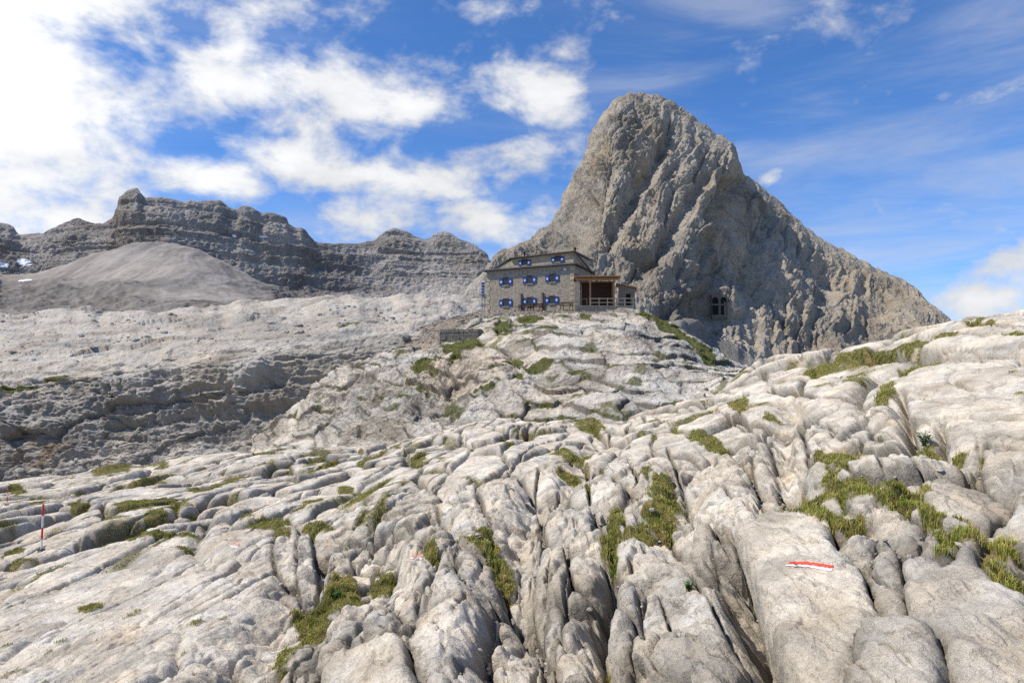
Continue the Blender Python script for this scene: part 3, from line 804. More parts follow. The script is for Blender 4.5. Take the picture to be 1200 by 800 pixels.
# slanting beds
bed = z * .55 - x * .83 + 5 * fbm3(x / 25, y / 25, z / 25, 2, 270)
d += 2.2 * fbm2(bed / 8, x / 60, 5, 271, gain=.62) + .7 * (sstep(.1, .45, np.abs((bed / 9) % 1 - .5) * 2) - .5)
fb = (bed / 6.5 + .5 * fbm3(x / 18, y / 18, z / 18, 3, 275)) % 1
ms = sstep(-.2, .2, fbm2(x / 30, z / 30, 3, 276))
d += 2.3 * (fb * (1 - sstep(.9, 1, fb)) - .5) * ms
fb2 = ((z * .8 + x * .3) / 11 + .6 * fbm3(x / 25, y / 25, z / 25, 3, 277)) % 1
d += 2.0 * (fb2 * (1 - sstep(.93, 1, fb2)) - .5) * (1 - .6 * ms)
d += .55 * fbm3(x / 1.0, y / 1.5, z / 1.3, 3, 278, ridged=True)
e, idv, _, _ = voro(x / 9 + .6 * fbm2(x / 14, z / 14, 2, 272), (z + .3 * y) / 11, 273)
d += -1.6 * dome(e * 9 / 1.0) * sstep(-.2, .3, fbm2(x / 20, z / 20, 2, 274)) + 1.6 * (rnd(idv, 1) - .5) * sstep(0, .15, e)
edge_fade = 1 - .60 * sstep(.90, .99, (np.interp(UC[:1], bu, bvv) - VC) / np.maximum(np.interp(UC[:1], bu, bvv) - np.interp(UC[:1], su, sv), 1)) * (np.arange(PC.shape[0])[:, None] < 700)
d = (d - d[:540].mean()) * edge_fade - 1.9
# gully from the notch, hollow by the cave windows
for pts, w, dep in [([(870, 204), (852, 246), (838, 262)], 3.2, 11), ([(838, 185), (800, 250), (742, 330)], 2.6, 4.5), ([(796, 135), (760, 205), (705, 300)], 2.6, 4), ([(690, 225), (650, 290)], 3, 3.5), ([(905, 240), (880, 300), (900, 360)], 3, 4), ([(838, 262), (800, 330), (770, 372)], 5, 3), ([(720, 160), (700, 230), (672, 300)], 4, 4), ([(800, 140), (790, 210), (800, 290)], 4, 2.5),
                    ([(980, 300), (960, 380), (950, 430)], 6, 4), ([(1050, 340), (1000, 400)], 6, 3)]:
    dd, t, sg = polydist(UC, VC, pts)
    d -= dep * np.exp(-(dd * y / FPX) ** 2 / (w * w)) * sstep(0, .1, t) * (1 - sstep(.9, 1, t))
cave = ellipses(UC, VC, [(812, 358, 34, 15, 0, 1), (852, 356, 30, 17, 0, .8), (785, 368, 16, 8, 0, .6)])
d -= 3.2 * cave + 5 * ellipses(UC, VC, [(760, 298, 24, 10, 0, 1)])
wst = sstep(.12, .4, fbm3(x / 12, y / 12, z / 30, 4, 284))
lowsm = sstep(366, 378, VC) * sstep(770, 800, UC)
lowd = ellipses(UC, VC, [(835, 402, 60, 13, 30, 1)])     # dark scree strip below the wall
d *= (1 - .9 * lowd)
winz = ellipses(UC, VC, [(843, 357, 14, 15, 0, 1)]); d = d * (1 - .9 * winz) - 2.5 * winz
PCd = PC + nC * d[..., None]
Uq, Vq = proj(PCd)
Ys = float(np.median(PCd[..., 1][(np.abs(Uq - 843) < 12) & (np.abs(Vq - 364) < 2)])) + .2
wz = ellipses(Uq, Vq, [(843, 357, 25, 22, 0, 1.3)]).clip(0, 1) * (np.arange(PCd.shape[0])[:, None] < 300)
PCd[..., 1] += wz * np.clip(Ys - PCd[..., 1], -5, 6)
x = x0
n_ = normals(PCd)
tn = fbm3(x / 30, y / 30, z / 30, 4, 280)
cre = ridd(15, 22, 34, 4, 263, .45)
CC = stone_cols(x.shape, (.160, .136, .106), (.41, .362, .295), sstep(-.4, .4, tn + .5 * cre + .15))
ye = ellipses(UC, VC, [(700, 205, 14, 50, 12, .8), (672, 245, 16, 22, 20, .5), (735, 290, 9, 34, 5, .6), (745, 300, 8, 26, 0, .6), (858, 345, 12, 18, 0, .8), (695, 260, 20, 40, 10, .5), (770,160,30,30,0,.25)]) * sstep(-.35, .3, fbm2(x / 5, z / 14, 3, 281))
CC = CC * (1 - .55 * ye[..., None]) + np.array([.34, .25, .145], F32) * .55 * ye[..., None]
CC = CC * (1 - .45 * wst[..., None]) + CC * np.array([1.08, .96, .78], F32) * .45 * wst[..., None]
rf = sstep(0, 60, UC - np.interp(VC, [100, 195, 260, 340, 430], [880, 868, 845, 880, 960]))
CC = CC * (1 - .0 * rf[..., None] * np.array([1, .95, .8], F32))
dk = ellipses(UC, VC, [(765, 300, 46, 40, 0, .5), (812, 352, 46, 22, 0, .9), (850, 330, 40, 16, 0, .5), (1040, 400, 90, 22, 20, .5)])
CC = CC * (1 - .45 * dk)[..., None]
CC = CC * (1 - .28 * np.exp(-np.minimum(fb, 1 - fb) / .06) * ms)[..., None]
drip = sstep(.05, .45, fbm2(x / 1.6, z / 20, 4, 283)); CC = CC * (1 - .18 * drip)[..., None]
pl = ellipses(UC, VC, [(870, 400, 60, 26, 15, .9), (540, 345, 34, 22, -20, 1), (900, 430, 50, 20, 0, .7), (720, 350, 30, 10, 0, .4)])
CC = CC * (1 - .6 * pl[..., None]) + np.array([.40, .375, .34], F32) * .6 * pl[..., None]
CC = CC * (1 - lowd[..., None]) + np.array([.22, .205, .185], F32) * lowd[..., None]
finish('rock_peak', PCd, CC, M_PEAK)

# ------------------------------------------------------------------ D : far range, E : scree
SD = [(-300,250),(-100,246),(-40,250),(0,260),(12,263),(24,274),(36,273),(46,273),(60,268),(80,258),(92,255),(104,260),(120,262),(131,256),(136,240),(142,228),(152,221),(162,221),(167,228),(170,236),(173,232),(185,231),(200,233),(215,237),
 (222,235),(240,234),(262,235),(266,242),(276,244),(284,240),(296,242),(306,250),(322,250),(338,256),(345,268),(352,264),(360,272),(370,284),(385,285),(420,285),(440,281),(446,272),(462,267),(476,270),(492,278),(500,280),(508,273),(524,272),(545,281),(560,288),(572,299),(590,320),(640,330),(800,340)]
su, sv = zip(*SD)
us = [-300, -200, -100] + list(range(-60, 600, 6)) + [640, 700, 800]
rowsD = []
for f, g_ in zip([-.35, 0, .2, .4, .6, .8, .93, 1.0], [-60, 0, 30, 40, 52, 60, 72, 78]):
    rowsD.append([at(u, 350 + (np.interp(u, su, sv) - 350) * f, 640 + g_ + 22 * math.sin(u / 60.0) - 60 * math.exp(-((u - 150) / 90.0) ** 2)) for u in us])
c = np.array(rowsD)
e1 = c[-1].copy(); e1[:, 1] += 30; e1[:, 0] *= e1[:, 1] / c[-1][:, 1]; e1[:, 2] -= 12
e2_ = e1.copy(); e2_[:, 1] += 300; e2_[:, 2] *= .3
c = np.concatenate([c, e1[None], e2_[None]])
PD = densify_cols(catmull(c, [20, 55, 60, 60, 60, 50, 34, 10, 8]), us, 1150)
UD, VD = proj(PD)
x, y, z = PD[..., 0], PD[..., 1], PD[..., 2]
nD = blur(normals(PD), 8)
fd = 1 - .6 * sstep(290, 335, np.arange(PD.shape[0]))[:, None]
zb = z + .06 * x + 4 * fbm2(x / 90, y / 90, 2, 300)
fz = (zb / 12 + 1.4 * fbm2(x / 120, y / 120, 3, 330)) % 1
bigf = 1 - sstep(240, 320, np.arange(PD.shape[0]))[:, None]
d = 4 * bigf * fbm3(x / 110, y / 110, z / 400, 2, 301, ridged=True) + 3.4 * (fz * (1 - sstep(.9, 1, fz)) - .5) + 1.8 * fbm3(x / 16, y / 20, z / 60, 4, 331, ridged=True) + 1.6 * fbm3(x / 24, y / 30, z / 110, 4, 302, ridged=True) + 2.2 * fbm3(x / 9, y / 9, z / 9, 3, 303, ridged=True)
d += 4 * fbm2(zb / 15, x / 260, 5, 304, gain=.7) + 2 * (sstep(.15, .4, np.abs((zb / 24) % 1 - .5) * 2) - .5)
d = d - d.mean() - 1
PDd = PD + nD * (d * fd)[..., None]
tn = fbm3(x / 60, y / 60, z / 40, 4, 310)
CD = stone_cols(x.shape, (.27, .245, .22), (.47, .435, .40), sstep(-.35, .35, tn + .4 * fbm2(zb / 16, x / 260, 4, 304)))  # rock colours lightened to paint in the distance haze
stn = sstep(.0, .4, fbm2(x / 12, z / 120, 4, 311)) * sstep(285, 320, VD); CD = CD * (1 - .3 * stn)[..., None]
yb = ellipses(UD, VD, [(140, 250, 10, 22, 10, .9), (205, 270, 30, 12, -10, .6), (150, 300, 60, 20, -20, .4), (440, 340, 60, 8, 0, .4), (545, 300, 20, 16, 0, .4), (260, 240, 20, 6, 0, .4)]) * sstep(-.3, .3, fbm2(x / 20, z / 20, 3, 312))
CD = CD * (1 - .5 * yb[..., None]) + np.array([.24, .175, .12], F32) * .5 * yb[..., None]
finish('distant_range', PDd, CD, M_FAR)

SE = [(-300,330),(-120,300),(-40,292),(0,322),(30,324),(60,316),(100,303),(130,293),(155,287),(185,284),(212,286),(235,294),(255,304),(280,316),(305,329),(330,340),(370,348),(430,356),(520,362),(640,372)]
su, sv = zip(*SE)
us = list(range(-300, 641, 20))
rowsE = []
for f in (-.3, 0, .3, .6, .85, 1.0):
    rowsE.append([at(u, (385 if u < 330 else 392) + (np.interp(u, su, sv) - 385) * f, 330 + 240 * max(f, -.2) + 20 * math.sin(u / 60) * (1 - f)) for u in us])
c = np.array(rowsE)
e1 = c[-1].copy(); e1[:, 1] += 90; e1[:, 0] *= e1[:, 1] / c[-1][:, 1]; e1[:, 2] += 2
c = np.concatenate([c, e1[None]])
PE = densify_cols(catmull(c, [30, 60, 60, 60, 40, 12]), us, 800)
UE, VE = proj(PE); x, y, z = PE[..., 0], PE[..., 1], PE[..., 2]
nE = blur(normals(PE), 8)
rock = np.clip(sstep(322, 342, VE + 8 * fbm2(UE / 40, VE / 20, 3, 320)) * (1 - ellipses(UE, VE, [(235, 345, 75, 12, 0, 1)])), 0, 1)
d = 1.2 * fbm3(x / 20, y / 20, z / 20, 4, 321) + rock * (6 * fbm3(x / 26, y / 26, z / 14, 4, 322, ridged=True) + 4 * fbm2((z + .05 * x) / 7, x / 150, 4, 323) - 1)
angE = np.arctan2(x - at(190, 284, 560)[0], 720 - y)
rill = .6 * fbm2(angE * 26 + 2 * fbm2(x / 60, y / 60, 2, 324), y / 60, 4, 325) + .5 * fbm2(x / 9, y / 9, 3, 328)
d += (1 - rock) * (.9 * fbm2(angE * 26 + 2 * fbm2(x / 60, y / 60, 2, 324), y / 60, 3, 325) + 3 * fbm2(angE * 7, y / 120, 2, 329))
PEd = PE + nE * d[..., None]
CE = stone_cols(x.shape, (.23, .208, .185), (.33, .30, .268), sstep(-.4, .4, rill + fbm2(x / 40, y / 40, 3, 326)))
CE = CE * (1 - rock[..., None] * .42 * (.7 + .6 * fbm2(x / 15, z / 6, 3, 327))[..., None])
finish('scree_slope', PEd, CE, M_SCREE)

# ground sheet reaching the horizon, far below and behind
me_v = []
R_ = [20, 60, 150, 400, 900, 2000, 5000, 12000]
for r in R_:
    for k in range(72):
        a = 2 * math.pi * k / 72
        zz = -1.6 - .03 * r * (0.3 + .2 * math.sin(3 * a)) if r < 900 else -30 - r * .01
        if math.sin(a) > 0: zz = min(zz, -14 - r * .02)
        me_v.append((r * math.cos(a), r * math.sin(a), zz))
me_v.append((0, -3, -3.5)); nR = len(R_)
fq = []
for i in range(nR - 1):
    for k in range(72):
        fq.append((i * 72 + k, i * 72 + (k + 1) % 72, (i + 1) * 72 + (k + 1) % 72, (i + 1) * 72 + k))
gv = np.array(me_v); gcl = np.tile(np.array([[.28, .265, .24]], F32), (len(gv), 1))
gr = mesh_from('ground', gv, np.array([f[::-1] for f in fq]), M_MID, gcl); tag(gr, kind='structure')
print('terrain done')

# ================================================================== surface lookups
def near_bvh(Pg, mask):
    R_, C_ = Pg.shape[:2]
    idx = np.arange(R_ * C_).reshape(R_, C_)
    fm = mask[:-1, :-1] & mask[1:, 1:]
    f = np.stack([idx[:-1, :-1], idx[:-1, 1:], idx[1:, 1:], idx[1:, :-1]], -1)[fm]
    ui, inv = np.unique(f, return_inverse=True)
    vv = Pg.reshape(-1, 3)[ui]
    return BVHTree.FromPolygons([tuple(p) for p in vv.tolist()], [tuple(q) for q in inv.reshape(-1, 4).tolist()])

def shoot(bvh, u, v):
    tx, tz = ray(u, v)
    dv = Vector((tx, 1, tz)).normalized()
    hit = bvh.ray_cast(Vector((0, 0, CAMZ)), dv)
    return hit[0], hit[1]

def chipped(m, thr=.60):
    nt = m.node_tree; N, L = nt.nodes, nt.links
    b = [n for n in N if n.type == 'BSDF_PRINCIPLED'][0]
    src = b.inputs['Base Color'].links[0].from_socket
    g_ = N.new('ShaderNodeNewGeometry'); n = N.new('ShaderNodeTexNoise'); n.inputs['Scale'].default_value = 55; n.inputs['Detail'].default_value = 6; n.inputs['Roughness'].default_value = .7
    L.new(g_.outputs['Position'], n.inputs['Vector'])
    r = N.new('ShaderNodeMapRange'); r.inputs[1].default_value = thr; r.inputs[2].default_value = thr + .04; L.new(n.outputs['Fac'], r.inputs[0])
    mx = N.new('ShaderNodeMix'); mx.data_type = 'RGBA'; L.new(r.outputs[0], mx.inputs['Factor'])
    L.new(src, mx.inputs[6]); mx.inputs[7].default_value = (.5, .45, .37, 1); L.new(mx.outputs[2], b.inputs['Base Color'])
    return m
M_RED = plain('red_trail_paint', (.62, .055, .03), .6, var=.18, scale=25, bump=.3)
M_WHITE = plain('white_trail_paint', (.74, .73, .70), .6, var=.12, scale=25, bump=.3)
def decal(bvh, name, outline_top, outline_bot, mat, parent, nx=40, ny=6, lift=.004):
    """thin paint film laid on the rock between two surveyed curves"""
    Vs, ok = [], True
    n0 = None
    for j in range(ny + 1):
        for i in range(nx + 1):
            t = i / nx
            ut = np.interp(t, np.linspace(0, 1, len(outline_top)), [p[0] for p in outline_top]); vt = np.interp(t, np.linspace(0, 1, len(outline_top)), [p[1] for p in outline_top])
            ub = np.interp(t, np.linspace(0, 1, len(outline_bot)), [p[0] for p in outline_bot]); vb = np.interp(t, np.linspace(0, 1, len(outline_bot)), [p[1] for p in outline_bot])
            k = j / ny
            w = .25 * math.sin(i * 1.7 + j) + .2 * math.sin(i * .9)
            u, v = ut + (ub - ut) * k, vt + (vb - vt) * k + (w if j in (0, ny) else 0)
            p, n = shoot(bvh, u, v)
            if p is None: p = Vector(Vs[-1]) if Vs else Vector(at(u, v, 4)); n = Vector((0, 0, 1))
            if n.z < 0: n = -n
            p = p + (n * .5 + Vector((0, 0, .5))) * lift * 1.4
            Vs.append(tuple(p))
    Fq = grid_faces(ny + 1, nx + 1)
    Vn = np.array(Vs) - np.array(parent.location)
    o = mesh_from(name, Vn, Fq[:, ::-1] if False else Fq, mat); o.parent = parent
    return o

def empty(name, loc, rz=0):
    o = bpy.data.objects.new(name, None); COL.objects.link(o)
    o.location = loc; o.rotation_euler = (0, 0, rz); o.empty_display_size = .2
    return o

UAd, VAd = proj(PA)
m = (UAd > 235) & (UAd < 1010) & (VAd > 620) & (VAd < 720)
bv = near_bvh(PA, m)
M_RED2 = plain('faded_red_paint', (.55, .25, .19), .7, var=.3, scale=30, bump=.3)
M_WHITE2 = plain('faded_white_paint', (.62, .60, .56), .7, var=.15, scale=30, bump=.3)
for m_ in (M_RED2, M_WHITE2): chipped(m_, .52)
M_RED3 = chipped(plain('worn_red_paint', (.60, .07, .04), .6, var=.2, scale=25, bump=.3)); M_WHITE3 = chipped(plain('worn_white_paint', (.70, .68, .64), .6, var=.15, scale=25, bump=.3))
def blaze(u0, u1, top, midl, bot, label, mr=M_RED3, mw_=M_WHITE3):
    c0, _ = shoot(bv, (u0 + u1) / 2, midl[len(midl) // 2][1])
    e_ = empty('trail_stripe', c0 if c0 else at((u0 + u1) / 2, top[0][1], 4))
    bpy.context.view_layer.update()
    decal(bv, 'red_band', top, midl, mr, e_)
    decal(bv, 'white_band', [(p[0], p[1] + .1) for p in midl], bot, mw_, e_, lift=.0035)
    tag(e_, label, 'trail marker', 'painted trail stripes on the rock')
blaze(920, 977, [(926, 658.5), (945, 658.2), (977, 663)], [(923, 661.5), (945, 661.8), (976, 666.5)], [(920, 663), (948, 665), (975, 669.5)],
      'bright red and white painted stripe on the big rounded boulder')
blaze(480, 500, [(484, 649), (492, 648.5), (497, 650)], [(482, 652), (490, 652.5), (496, 653)], [(480, 654.5), (489, 655.5), (496, 655.5)],
      'small red and white painted stripe on the slanting rock left of centre', M_RED2, M_WHITE2)
blaze(267, 281, [(272, 635), (276, 634.5), (281, 636.5)], [(270, 638), (275, 638.5), (280, 639.5)], [(269, 641), (274, 642.5), (278, 642)],
      'faint pink and white painted stripe on the smooth left slab', M_RED2, M_WHITE2)

# ================================================================== box / tube builder
class MB:
    def __init__(s): s.v, s.f = [], []
    def add(s, vs, fs):
        o = len(s.v); s.v += [tuple(v) for v in vs]; s.f += [tuple(i + o for i in f) for f in fs]
    def box(s, x0, x1, y0, y1, z0, z1, M=None):
        vs = [(x0, y0, z0), (x1, y0, z0), (x1, y1, z0), (x0, y1, z0), (x0, y0, z1), (x1, y0, z1), (x1, y1, z1), (x0, y1, z1)]
        s.add(vs, [(3, 2, 1, 0), (4, 5, 6, 7), (0, 1, 5, 4), (1, 2, 6, 5), (2, 3, 7, 6), (3, 0, 4, 7)])
    def prism(s, poly, y0, y1):          # poly in x,z ccw seen from -y
        n = len(poly)
        vs = [(x, y0, z) for x, z in poly] + [(x, y1, z) for x, z in poly]
        s.add(vs, [tuple(range(n)), tuple(range(2 * n - 1, n - 1, -1))] + [((i + 1) % n, i, n + i, n + (i + 1) % n) for i in range(n)])
    def tube(s, p, q, r, n=12, r2=None):
        p, q = Vector(p), Vector(q); d = (q - p).normalized()
        a = d.orthogonal().normalized(); b = d.cross(a); r2 = r if r2 is None else r2
        vs = [p + (a * math.cos(2 * math.pi * k / n) + b * math.sin(2 * math.pi * k / n)) * r for k in range(n)] + \
             [q + (a * math.cos(2 * math.pi * k / n) + b * math.sin(2 * math.pi * k / n)) * r2 for k in range(n)]
        s.add(vs, [tuple(range(n - 1, -1, -1)), tuple(range(n, 2 * n))] + [(k, (k + 1) % n, n + (k + 1) % n, n + k) for k in range(n)])
    def build(s, name, mat, parent=None, bevel=0, smooth=False):
        me = bpy.data.meshes.new(name); me.from_pydata(s.v, [], s.f); me.materials.append(mat)
        if smooth:
            for p in me.polygons: p.use_smooth = True
        me.update()
        o = bpy.data.objects.new(name, me); COL.objects.link(o)
        if parent: o.parent = parent
        if bevel:
            md = o.modifiers.new('bevel', 'BEVEL'); md.width = bevel; md.segments = 2; md.limit_method = 'ANGLE'
        return o
def bxo(name, mat, parent, *a, bevel=0):
    b = MB(); b.box(*a); return b.build(name, mat, parent, bevel)

M_STONE = masonry('rubble_stone_wall', (.35, .305, .235), (.18, .165, .14), (.29, .26, .21), .42, .2)
M_STONE2 = masonry('grey_terrace_stone', (.26, .24, .20), (.17, .155, .13), (.10, .09, .075), .4, .17)
M_RENDER = plain('ochre_render', (.36, .31, .215), .9, var=.25, scale=1.5, bump=.3)
M_ROOFM = plain('weathered_roof_sheet', (.13, .125, .115), .55, var=.25, scale=2, metal=.2)
M_EAVE = plain('dark_eave_timber', (.075, .045, .03), .8, var=.3, scale=6)
M_BLUE = plain('blue_shutter_paint', (.010, .042, .20), .6, var=.15, scale=5)
M_WHT = plain('white_paint', (.52, .54, .56), .5, var=.05, scale=5)
M_FRAME = plain('window_frame_wood', (.05, .04, .035), .7)
M_GLASS = plain('dark_glass', (.018, .022, .03), .12, spec=.6)
M_WOOD = plain('larch_timber', (.36, .20, .10), .7, var=.3, scale=9, bump=.3)
M_WOODG = plain('grey_weathered_boards', (.24, .19, .14), .8, var=.35, scale=7, bump=.3)
M_WOODD = plain('dark_red_brown_wood', (.06, .028, .018), .7, var=.3, scale=8)
M_DARK = plain('dark_void', (.012, .011, .010), .9)
M_METAL = plain('dull_metal', (.16, .16, .165), .45, metal=.8, var=.2, scale=8)
M_PALER = plain('pale_rail_timber', (.30, .24, .17), .75, var=.2, scale=9)

# ================================================================== mountain hut
hc = at(672.5, 360, 98.0)                         # front right corner, foot
hl = at(570.5, 363, 104.0)
ang = math.atan2(hc[1] - hl[1], hc[0] - hl[0])
zbse = 12.1
hut = empty('mountain_hut', (hl[0], hl[1], zbse), ang)
tag(hut, 'stone mountain hut with blue shutters standing on the rocky knoll below the peak', 'hut')
W = float(np.hypot(hc[0] - hl[0], hc[1] - hl[1])); Dp = 8.2; EV = 6.75
b = MB(); b.box(0, W, 0, Dp, -1.5, EV); b.build('wall', M_STONE, hut)
# corner quoins
for xx in (-.06, W - .55):
    q = MB()
    for k in range(9):
        q.box(xx, xx + (.62 if k % 2 else .45) if xx < 0 else W + .06, -.05, .4, .15 + k * .72, .15 + k * .72 + .62)
    o = q.build('quoin', M_RENDER, hut, .02)
# eave slab and attic
b = MB(); b.box(-.55, W + .45, -.6, Dp + .3, EV + .002, EV + .16); eo = b.build('eave', M_EAVE, hut)
b = MB(); b.box(-.6, W + .5, -.66, -.602, EV + .03, EV + .2); b.build('gutter', M_METAL, hut)
AX0 = 4.1; AH = 8.55
b = MB(); b.prism([(.5, EV + .165), (W - .25, EV + .165), (W - .25, AH + .12), (AX0, AH - .12)], .55, Dp - .1); b.build('attic_wall', M_RENDER, hut)
b = MB()
b.prism([(AX0 - .35, AH - .08), (W + .15, AH + .17), (W + .15, AH + .31), (AX0 - .35, AH + .06)], .15, Dp + .3)
b.prism([(.1, EV + .17), (.5, EV + .17), (AX0 - .3, AH + .0), (AX0 - .36, AH + .10)], .4, Dp + .2)
b.build('roof', M_ROOFM, hut)
b = MB(); b.prism([(AX0 - .37, AH - .1), (W + .17, AH + .14), (W + .17, AH + .25), (AX0 - .37, AH - .0)], .09, .148); b.build('fascia', M_EAVE, hut)
# right verge: dark raking board
b = MB(); b.add([(W + .20, -.3, AH + .25), (W + .30, -.3, AH + .25), (W + .30, Dp + .6, EV - .1), (W + .20, Dp + .6, EV - .1),
                 (W + .20, -.3, AH + .0), (W + .30, -.3, AH + .0), (W + .30, Dp + .6, EV - .45), (W + .20, Dp + .6, EV - .45)],
                [(0, 1, 2, 3), (7, 6, 5, 4), (0, 4, 5, 1), (1, 5, 6, 2), (2, 6, 7, 3), (3, 7, 4, 0)]); b.build('verge_board', M_EAVE, hut)

def pxx(u):   # photo column -> position along the front wall
    t, _ = ray(u, 340)
    cx, sx = math.cos(ang), math.sin(ang)
    # solve hl + k*(cos,sin) lies on x = t*y
    return (t * hl[1] - hl[0]) / (cx - t * sx)
def window(cx, cz, w, hh, yf, shw, hidden_half=False, name='window'):
    fr_ = MB()
    t = .09
    fr_.box(cx - w / 2, cx - w / 2 + t, yf - .06, yf + .0, cz - hh / 2, cz + hh / 2)
    fr_.box(cx + w / 2 - t, cx + w / 2, yf - .06, yf + .0, cz - hh / 2, cz + hh / 2)
    fr_.box(cx - w / 2 + t, cx + w / 2 - t, yf - .06, yf, cz - hh / 2, cz - hh / 2 + t)
    fr_.box(cx - w / 2 + t, cx + w / 2 - t, yf - .06, yf, cz + hh / 2 - t, cz + hh / 2)
    fr_.box(cx - .03, cx + .03, yf - .055, yf, cz - hh / 2 + t, cz + hh / 2 - t)
    f = fr_.build('window', M_FRAME, hut)
    g_ = MB(); g_.box(cx - w / 2 + t, cx + w / 2 - t, yf - .03, yf - .004, cz - hh / 2 + t, cz + hh / 2 - t); g_.build('pane', M_GLASS, f)
    s_ = MB(); s_.box(cx - w / 2 - .1, cx + w / 2 + .1, yf - .16, yf - .0, cz - hh / 2 - .12, cz - hh / 2 - .01); s_.build('sill', M_RENDER, f)
    s_ = MB(); s_.box(cx - w / 2 - .08, cx + w / 2 + .08, yf - .10, yf - .0, cz + hh / 2 + .01, cz + hh / 2 + .16); s_.build('lintel', M_EAVE, f)
    for sd in (-1, 1):
        x0_ = cx + sd * (w / 2 + .03); x1_ = cx + sd * (w / 2 + .03 + shw)
        lo, hi = min(x0_, x1_), max(x0_, x1_)
        sh = MB(); sh.box(lo, hi, yf - .12, yf - .07, cz - hh / 2, cz + hh / 2)
        so = sh.build('shutter', M_BLUE, hut, .01)
        mx_, r_ = (lo + hi) / 2, shw * .31
        dm = MB(); dm.prism([(mx_ - r_, cz), (mx_, cz - r_ * 1.25), (mx_ + r_, cz), (mx_, cz + r_ * 1.25)], yf - .128, yf - .1205); dm.build('white_diamond', M_WHT, so)
cz1, cz2 = 1.75, 4.95
for u in (592.5, 620.5, 646.5): window(pxx(u) + .05, cz1, .85, 1.05, 0, .62)
for u in (592.5, 620.5, 647): window(pxx(u) + .05, cz2, .85, 1.05, 0, .62)
window(pxx(612.5) + .1, EV + .98, .75, .8, .55, .6); window(pxx(651.5) + .1, EV + 1.06, .75, .8, .55, .6)
# doors behind buttresses on the ground floor
for u in (611, 636):
    b = MB(); b.box(pxx(u) - .12, pxx(u) + .12, -.35, -.003, -.3, 3.0); b.build('buttress', M_STONE2, hut)
# lamp disc on the wall
b = MB(); b.tube((pxx(662.5), -.2, 6.15), (pxx(662.5), -.005, 6.15), .22, 16); b.build('wall_lamp', M_WHT, hut)
# chimneys
for (xx, yy, hh) in ((pxx(605), 3.0, 1.15), (W - 1.0, 3.4, 1.15)):
    b = MB(); b.tube((xx, yy, AH), (xx, yy, AH + hh), .13, 12); ch = b.build('chimney', M_DARK, hut)
    b = MB(); b.tube((xx, yy, AH + hh + .08), (xx, yy, AH + hh + .3), .3, 12, .05); b.build('cowl', M_DARK, ch)
# right hand side window
sd = MB(); sd.box(W + .003, W + .06, 1.0, 2.0, 4.1, 5.5); s1 = sd.build('side_window', M_FRAME, hut)
g_ = MB(); g_.box(W + .061, W + .068, 1.12, 1.88, 4.25, 5.35); g_.build('pane', M_GLASS, s1)
for y0_ in (.35, 2.03, 4.2, 5.6):
    sh = MB(); sh.box(W + .01, W + .07, y0_, y0_ + .6, 4.1, 5.5); sh.build('shutter', M_BLUE, hut)
# outer stair landing with blue and white boards on the left end
st_ = empty('side_stair', (-.9, 1.2, 0)); st_.parent = hut
b = MB(); b.box(-.35, .85, -.5, .5, 2.95, 3.05)
b.tube((-.3, -.45, -1.2), (-.3, -.45, 2.95), .05); b.tube((-.3, .45, -1.2), (-.3, .45, 2.95), .05)
b.build('landing', M_METAL, st_)
for k in range(5):
    b = MB(); b.box(-.4, .12, -.52, -.46, 3.1 + k * .46, 3.1 + k * .46 + .3); b.build('blue_board', M_BLUE, st_)
b = MB(); b.box(-.38, .1, -.455, -.42, 3.06, 5.5); b.build('white_panel', M_WHT, st_)

# ================================================================== timber shelter beside the hut
zs = 12.1
def P3(u, v, Y_): return at(u, v, Y_)
sx0, sx1 = at(676, 350, 94.5)[0], at(723, 350, 94.5)[0]
sh_ = empty('timber_shelter', (sx0, 94.5, zs), math.radians(-3))
tag(sh_, 'open timber shelter with lean-to roof against the right end of the stone hut', 'shelter')
SW = sx1 - sx0; fl = 0.35; tp = 4.05
b = MB(); b.box(-.3, SW + .1, -.1, 4.2, fl - 1.6, fl); b.build('terrace_base', M_STONE2, sh_)
b = MB(); b.box(-.35, .45, -.35, .35, -1.6, tp - .35); b.build('stone_pillar', M_STONE, sh_, .04)
for xx in (1.75, SW - .55):
    bxo('post', M_WOOD, sh_, xx, xx + .22, -.05, .17, fl, tp - .12, bevel=.015)
for xx in (.7, SW - .4):
    bxo('post', M_WOOD, sh_, xx, xx + .2, 3.7, 3.9, fl, tp - .02)
bxo('beam', M_WOOD, sh_, -.1, SW + .15, -.1, .2, tp - .12, tp + .16, bevel=.015)
bxo('beam', M_WOOD, sh_, -.1, SW + .15, 3.6, 3.85, tp + .1, tp + .3)
b = MB()
for k in range(8):
    xx = -.1 + k * (SW + .1) / 7
    b.add([(xx, -.5, tp + .165), (xx + .12, -.5, tp + .165), (xx + .12, 4.3, tp + .42), (xx, 4.3, tp + .42), (xx, -.5, tp + .3), (xx + .12, -.5, tp + .3), (xx + .12, 4.3, tp + .56), (xx, 4.3, tp + .56)],
          [(3, 2, 1, 0), (4, 5, 6, 7), (0, 1, 5, 4), (1, 2, 6, 5), (2, 3, 7, 6), (3, 0, 4, 7)])
b.build('rafters', M_WOOD, sh_)
b = MB(); b.add([(-.35, -.75, tp + .29), (SW + .5, -.75, tp + .29), (SW + .5, 4.5, tp + .585), (-.35, 4.5, tp + .585), (-.35, -.75, tp + .40), (SW + .5, -.75, tp + .40), (SW + .5, 4.5, tp + .70), (-.35, 4.5, tp + .70)],
      [(3, 2, 1, 0), (4, 5, 6, 7), (0, 1, 5, 4), (1, 2, 6, 5), (2, 3, 7, 6), (3, 0, 4, 7)]); b.build('roof', M_WOOD, sh_)
bxo('back_wall', M_WOODD, sh_, -.2, SW, 4.0, 4.12, fl, tp + .3)
